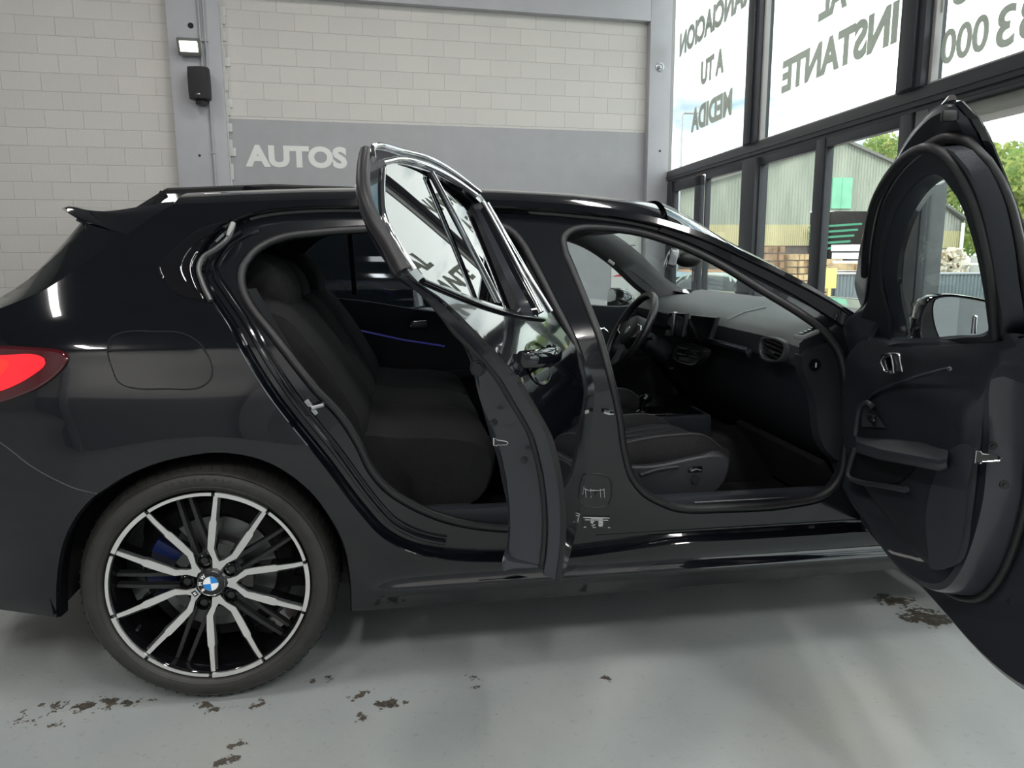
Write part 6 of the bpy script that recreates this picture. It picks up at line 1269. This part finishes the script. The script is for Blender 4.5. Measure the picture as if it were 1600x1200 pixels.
        for sg in (-1, 1):   # thin black twin spokes
            a0 = math.radians(gc); cx_ = Vector((math.sin(a0), math.cos(a0))); sx2 = Vector((cx_.y, -cx_.x))
            m = MB(); m.loft([[P3(cx_*r+sx2*(sg*off+h), w), P3(cx_*r+sx2*(sg*off-h), w), P3(cx_*r+sx2*(sg*off-h*1.3), w-0.02), P3(cx_*r+sx2*(sg*off+h*1.3), w-0.02)] for r, off, h, w in ((0.075, 0.017, 0.0055, -0.034), (0.15, 0.0155, 0.0045, -0.028), (0.222, 0.0145, 0.004, -0.030))], caps=True); m.build('wheel_spoke', BLACKP, rim, smooth=30)
        # bolt
        c = pt(gc, 0.0575, -0.03); f = MB(); f.lathe([(0.0165, 0.012), (0.0185, 0.010), (0.0185, -0.005), (0.0150, -0.006), (0.0150, 0.010)], c, ax, 24); f.build('bolt_seat', PIANO, rim, smooth=40)
        f = MB(); f.lathe([(0, 0.004), (0.009, 0.004), (0.0095, 0.0), (0.0125, -0.001), (0.013, -0.006)], c, ax, 6 if False else 24); f.build('wheel_bolt', BLACKP, rim, smooth=40)
        # block between arms near the hub
        m = MB(); m.loft([[P3(Vector((math.sin(math.radians(vc+a)), math.cos(math.radians(vc+a))))*r, w) for a in (-11, -5, 0, 5, 11)]+[P3(Vector((math.sin(math.radians(vc+a)), math.cos(math.radians(vc+a))))*r, w-0.03) for a in (11, 0, -11)] for r, w in ((0.07, -0.032), (0.098, -0.036))], caps=True); m.build('hub_web', PIANO, rim, smooth=30)
    f = MB().lathe([(0.034, -0.022), (0.042, -0.026), (0.055, -0.034), (0.080, -0.038), (0.082, -0.07), (0.03, -0.08)], o, ax, 60); f.build('hub_face', PIANO, rim, smooth=40)
    f = MB().lathe([(0, -0.016), (0.030, -0.0165), (0.0335, -0.019), (0.034, -0.03)], o, ax, 48); cap = f.build('centre_cap', PIANO, rim, smooth=40)
    f = MB().lathe([(0.0325, -0.0165), (0.0338, -0.0150), (0.0348, -0.0175)], o, ax, 48); f.build('cap_ring', SATIN, cap, smooth=60)
    BLUE = mat('badge_blue', (0.02, 0.22, 0.62), 0.25); BW = mat('badge_white', (0.85, 0.86, 0.88), 0.25)
    for q in range(4):
        m = MB(); V_ = [pt(0, 0, -0.0145)]+[pt(-3+90*q+a, 0.0190, -0.0145) for a in np.linspace(0, 90, 12)]; m.add(V_, [tuple(range(len(V_)))]); m.build('badge_quarter', BLUE if q % 2 == 0 else BW, cap, smooth=0)
    f = MB().lathe([(0.0188, -0.0150), (0.0195, -0.0138), (0.0202, -0.0150)], o, ax, 40); f.build('badge_ring', SATIN, cap, smooth=60)
    for ch, ang in (('B', -128), ('M', -87), ('W', -44)):
        V_, F_ = text_mesh(ch, 0.0125, bold=0.0004, extrude=0.0004); a = math.radians(ang); v = ex*math.sin(a)+ey*math.cos(a); u = v.cross(ax)*-1
        u = (ey*math.sin(a)*-1+ex*math.cos(a)); MB().add(put(V_, o+v*0.0222+ax*(-0.0150), u, v, ax), F_).build('badge_letter', BW, cap, smooth=0, merge=False)
    # little square badge on the lower-left V
    a = math.radians(22.7+72*3); v = ex*math.sin(a)+ey*math.cos(a); u = ex*math.cos(a)-ey*math.sin(a); c = o+v*0.049+ax*(face_w(0.049)+0.0035)
    Rm = mat3(u, v, ax); f = MB(); f.box(c, (0.022, 0.020, 0.003), Rm, bev=0.004); f.build('small_badge_rim', SILVERM, rim); f = MB(); f.box(c+ax*0.0012, (0.016, 0.013, 0.002), Rm, bev=0.002); sb = f.build('small_badge', PIANO, rim)
    V_, F_ = text_mesh('M', 0.010, bold=0.0003, extrude=0.0003, xs=1.1); MB().add(put(V_, c+ax*0.0026-v*0.0036, u, v, ax), F_).build('small_badge_letter', BW, rim, smooth=0, merge=False)
    # valve
    c = pt(-121+0, 0.205, -0.03); c = pt(239, 0.212, -0.02); f = MB(); f.tube([c+ax*-0.02, c+ax*0.004], 0.004, 8); f.build('tyre_valve', BLACKP, rim)
    # brake disc, caliper, hub
    f = MB().lathe([(0.045, -0.085), (0.075, -0.080), (0.078, -0.095), (0.155, -0.097), (0.155, -0.115), (0.05, -0.115)], o, ax, 72); f.build('brake_disc', mat('worn_disc_steel', (0.16, 0.16, 0.165), 0.38, 0.9, noise=0.2, nscale=15), car, smooth=40)
    f = MB()
    f.loft([[pt(a, r, w) for r, w in ((0.095, -0.075), (0.165, -0.070), (0.172, -0.10), (0.165, -0.135), (0.095, -0.13))] for a in np.linspace(-100, -52, 10)], caps=True); f.build('brake_caliper', mat('dark_blue_caliper', (0.01, 0.02, 0.09), 0.3), car, smooth=40)
    f = MB().lathe([(0.0, -0.12), (0.19, -0.12), (0.20, -0.13)], o, ax, 40); f.build('brake_shield', CARPET, car)
wheel(0.0, True, True)
for xc, nr in ((2.67, True), (0.0, False), (2.67, False)): wheel(xc, nr, False)
# ================================================================ OTHER CARS
def other_car(name, label, px, heading, L=4.4, W=1.84, H=1.6, paint=None, z0=0.0, suv=True, plate=None):
    """px: world position of the centre; heading: direction of travel in degrees from +X"""
    R = Matrix.Rotation(math.radians(heading), 3, 'Z'); T = Vector((px[0], px[1], z0)); g = 0.22
    P = lambda x, y, z: T+R@Vector((x, y, z))
    root = thing(name, label, 'car', tuple(T))
    hl_ = L/2; belt = H*0.60; xs = np.linspace(-hl_, hl_, 33)
    def low(x):    # half-width at x
        return W/2*(1-0.10*abs(x/hl_)**6-0.06*abs(x/hl_)**2)
    def ztop(x):
        if x > hl_*0.42: return belt-0.02-(x/hl_-0.42)*0.20*H/1.6-0.10*sm(0.85, 1.0, x/hl_)
        return belt
    m = MB(); rings = []
    for x in xs:
        w = low(x); zt = ztop(x); zb = g+0.10*sm(0.85, 1.0, abs(x)/hl_)
        rings.append([P(x, -w*0.90, zb), P(x, -w, zb+0.12), P(x, -w*1.0, zb+0.3), P(x, -w*0.985, zt-0.14), P(x, -w*0.93, zt-0.02), P(x, -w*0.80, zt+0.01), P(x, 0, zt+0.03), P(x, w*0.80, zt+0.01), P(x, w*0.93, zt-0.02), P(x, w*0.985, zt-0.14), P(x, w, zb+0.3), P(x, w, zb+0.12), P(x, w*0.90, zb)])
    m.loft(rings, caps=True, flip=True); m.build('body', paint, root, smooth=50)
    # glasshouse
    st = [(-hl_*0.94, belt, 0.90), (-hl_*0.86, H*0.88, 0.80), (-hl_*0.74, H*0.975, 0.74), (-hl_*0.3, H, 0.74), (hl_*0.05, H*0.99, 0.74), (hl_*0.14, H*0.95, 0.755), (hl_*0.48, belt, 0.88)]
    gm = MB(); gr = []
    for x, z, k in st:
        w = W/2*0.93; gr.append([P(x, -w, belt-0.03), P(x, -w*(0.6*k/0.74+0.4) if z > belt else -w, (belt+z)/2), P(x, -w*k, z-0.02), P(x, -w*k*0.85, z+0.005), P(x, 0, z+0.02), P(x, w*k*0.85, z+0.005), P(x, w*k, z-0.02), P(x, w*(0.6*k/0.74+0.4) if z > belt else w, (belt+z)/2), P(x, w, belt-0.03)])
    gm.loft(gr, around=False, caps=False, flip=True); gm.build('glasshouse', mat('dark_car_glass', (0.02, 0.025, 0.028), 0.05) if 'dark_car_glass' not in bpy.data.materials else bpy.data.materials['dark_car_glass'], root, smooth=40)
    rm_ = MB(); rr = []
    for x, z, k in st[1:6]:
        w = W/2*0.93; rr.append([P(x, -w*k*1.02, z-0.04), P(x, -w*k*1.01, z), P(x, -w*k*0.85, z+0.025), P(x, 0, z+0.04), P(x, w*k*0.85, z+0.025), P(x, w*k*1.01, z), P(x, w*k*1.02, z-0.04)])
    rm_.loft(rr, around=False, flip=True); rm_.build('roof', paint, root, smooth=50)
    for sg in (-1, 1):
        w = W/2*0.93
        for (xa, za, ka), (xb, zb_, kb) in (((hl_*0.48, belt, 0.95), (hl_*0.13, H*0.95, 0.76)), ((-hl_*0.30, belt, 1.0), (-hl_*0.28, H*0.98, 0.75)), ((hl_*0.06, belt, 1.0), (hl_*0.02, H*0.98, 0.75)), ((-hl_*0.92, belt, 0.92), (-hl_*0.74, H*0.96, 0.76))):
            q = MB(); q.tube([P(xa, sg*w*ka*1.005, za-0.02), P((xa+xb)/2, sg*w*((ka+kb)/2+0.03), (za+zb_)/2), P(xb, sg*w*kb*1.01, zb_)], 0.035, 8); q.build('roof_pillar', paint, root)
        q = MB(); q.box(P(hl_*0.40, sg*(W/2+0.07), belt+0.08), (0.12, 0.20, 0.14), R, bev=0.04); q.build('side_mirror', paint, root)
        q = MB(); q.loft([[P(-hl_+0.02+dx, sg*(W/2*yk), z) for yk, z in ((0.60, belt-0.28), (0.92, belt-0.30), (0.93, belt-0.02), (0.84, belt+0.06), (0.76, belt-0.02))] for dx in (-0.012, 0.16)], caps=True); q.build('tail_lamp', mat('car_tail_red', (0.45, 0.02, 0.03), 0.2) if 'car_tail_red' not in bpy.data.materials else bpy.data.materials['car_tail_red'], root)
        q = MB(); q.loft([[P(hl_-dx, sg*(W/2*yk), z) for yk, z in ((0.55, belt-0.30), (0.88, belt-0.28), (0.88, belt-0.16), (0.60, belt-0.20))] for dx in (0.02, 0.25)], caps=True); q.build('headlamp', mat('headlamp_glass', (0.5, 0.52, 0.55), 0.08) if 'headlamp_glass' not in bpy.data.materials else bpy.data.materials['headlamp_glass'], root)
        for xw in (-hl_*0.60, hl_*0.60):
            q = MB(); q.lathe([(0.20, 0.0), (0.24, 0.012), (0.31, 0.0), (0.325, -0.03), (0.325, -0.2), (0.2, -0.2)], P(xw, sg*(W/2-0.01), 0.325), R@Vector((0, sg, 0)), 36); ty = q.build('tyre', TYRE, root, smooth=50)
            q = MB(); q.lathe([(0, -0.01), (0.05, -0.005), (0.20, 0.002), (0.205, -0.03)], P(xw, sg*(W/2-0.01), 0.325), R@Vector((0, sg, 0)), 10); q.build('wheel_rim', SATIN, root, smooth=20)
    q = MB(); q.box(P(hl_-0.01, 0, belt-0.38), (0.05, W*0.6, 0.18), R, bev=0.03); q.build('grille', BLACKP, root)
    if plate:
        q = MB(); q.box(P(-hl_-0.012, 0, belt-0.34), (0.02, 0.52, 0.12), R, bev=0.005); q.build('number_plate', mat('plate_white', (0.7, 0.7, 0.66), 0.4), root)
    q = MB(); q.tube([P(-hl_*0.96, -W/2*0.86, belt-0.10), P(-hl_*1.0, 0, belt-0.08), P(-hl_*0.96, W/2*0.86, belt-0.10)], 0.008, 6); q.build('tailgate_seam', BLACKP, root)
    return root
BLK2 = mat('other_black_paint', (0.006, 0.006, 0.007), 0.45, spec=0.2); SILV = mat('pale_silver_paint', (0.62, 0.63, 0.62), 0.22, 0.35, coat=0.6); WHT = mat('white_car_paint', (0.42, 0.47, 0.44), 0.25, coat=0.5)
other_car('parked_suv', 'black car parked behind the open-doored hatchback, only its roof showing', (-0.05, 6.35), 2, 4.3, 1.86, 1.80, BLK2)
other_car('silver_car', 'pale silver car parked inside between the two black cars', (0.50, 3.9), 0, 4.3, 1.76, 1.40, SILV)
P = onY(1122, 452, 16.5)
other_car('estate_car', 'pale estate car with red tail lamps parked in the yard outside the glass', (float(P[0])+1.2, 20.2), 112, 4.3, 1.8, 1.62, WHT, z0=GZ, plate=True)
P = onY(1058, 440, 24)
other_car('distant_car', 'blue grey car parked farther away, left of the pale estate car', (float(P[0])+0.3, 26.5), 100, 4.2, 1.75, 1.5, mat('blue_grey_paint', (0.22, 0.30, 0.36), 0.3, coat=0.4), z0=GZ)
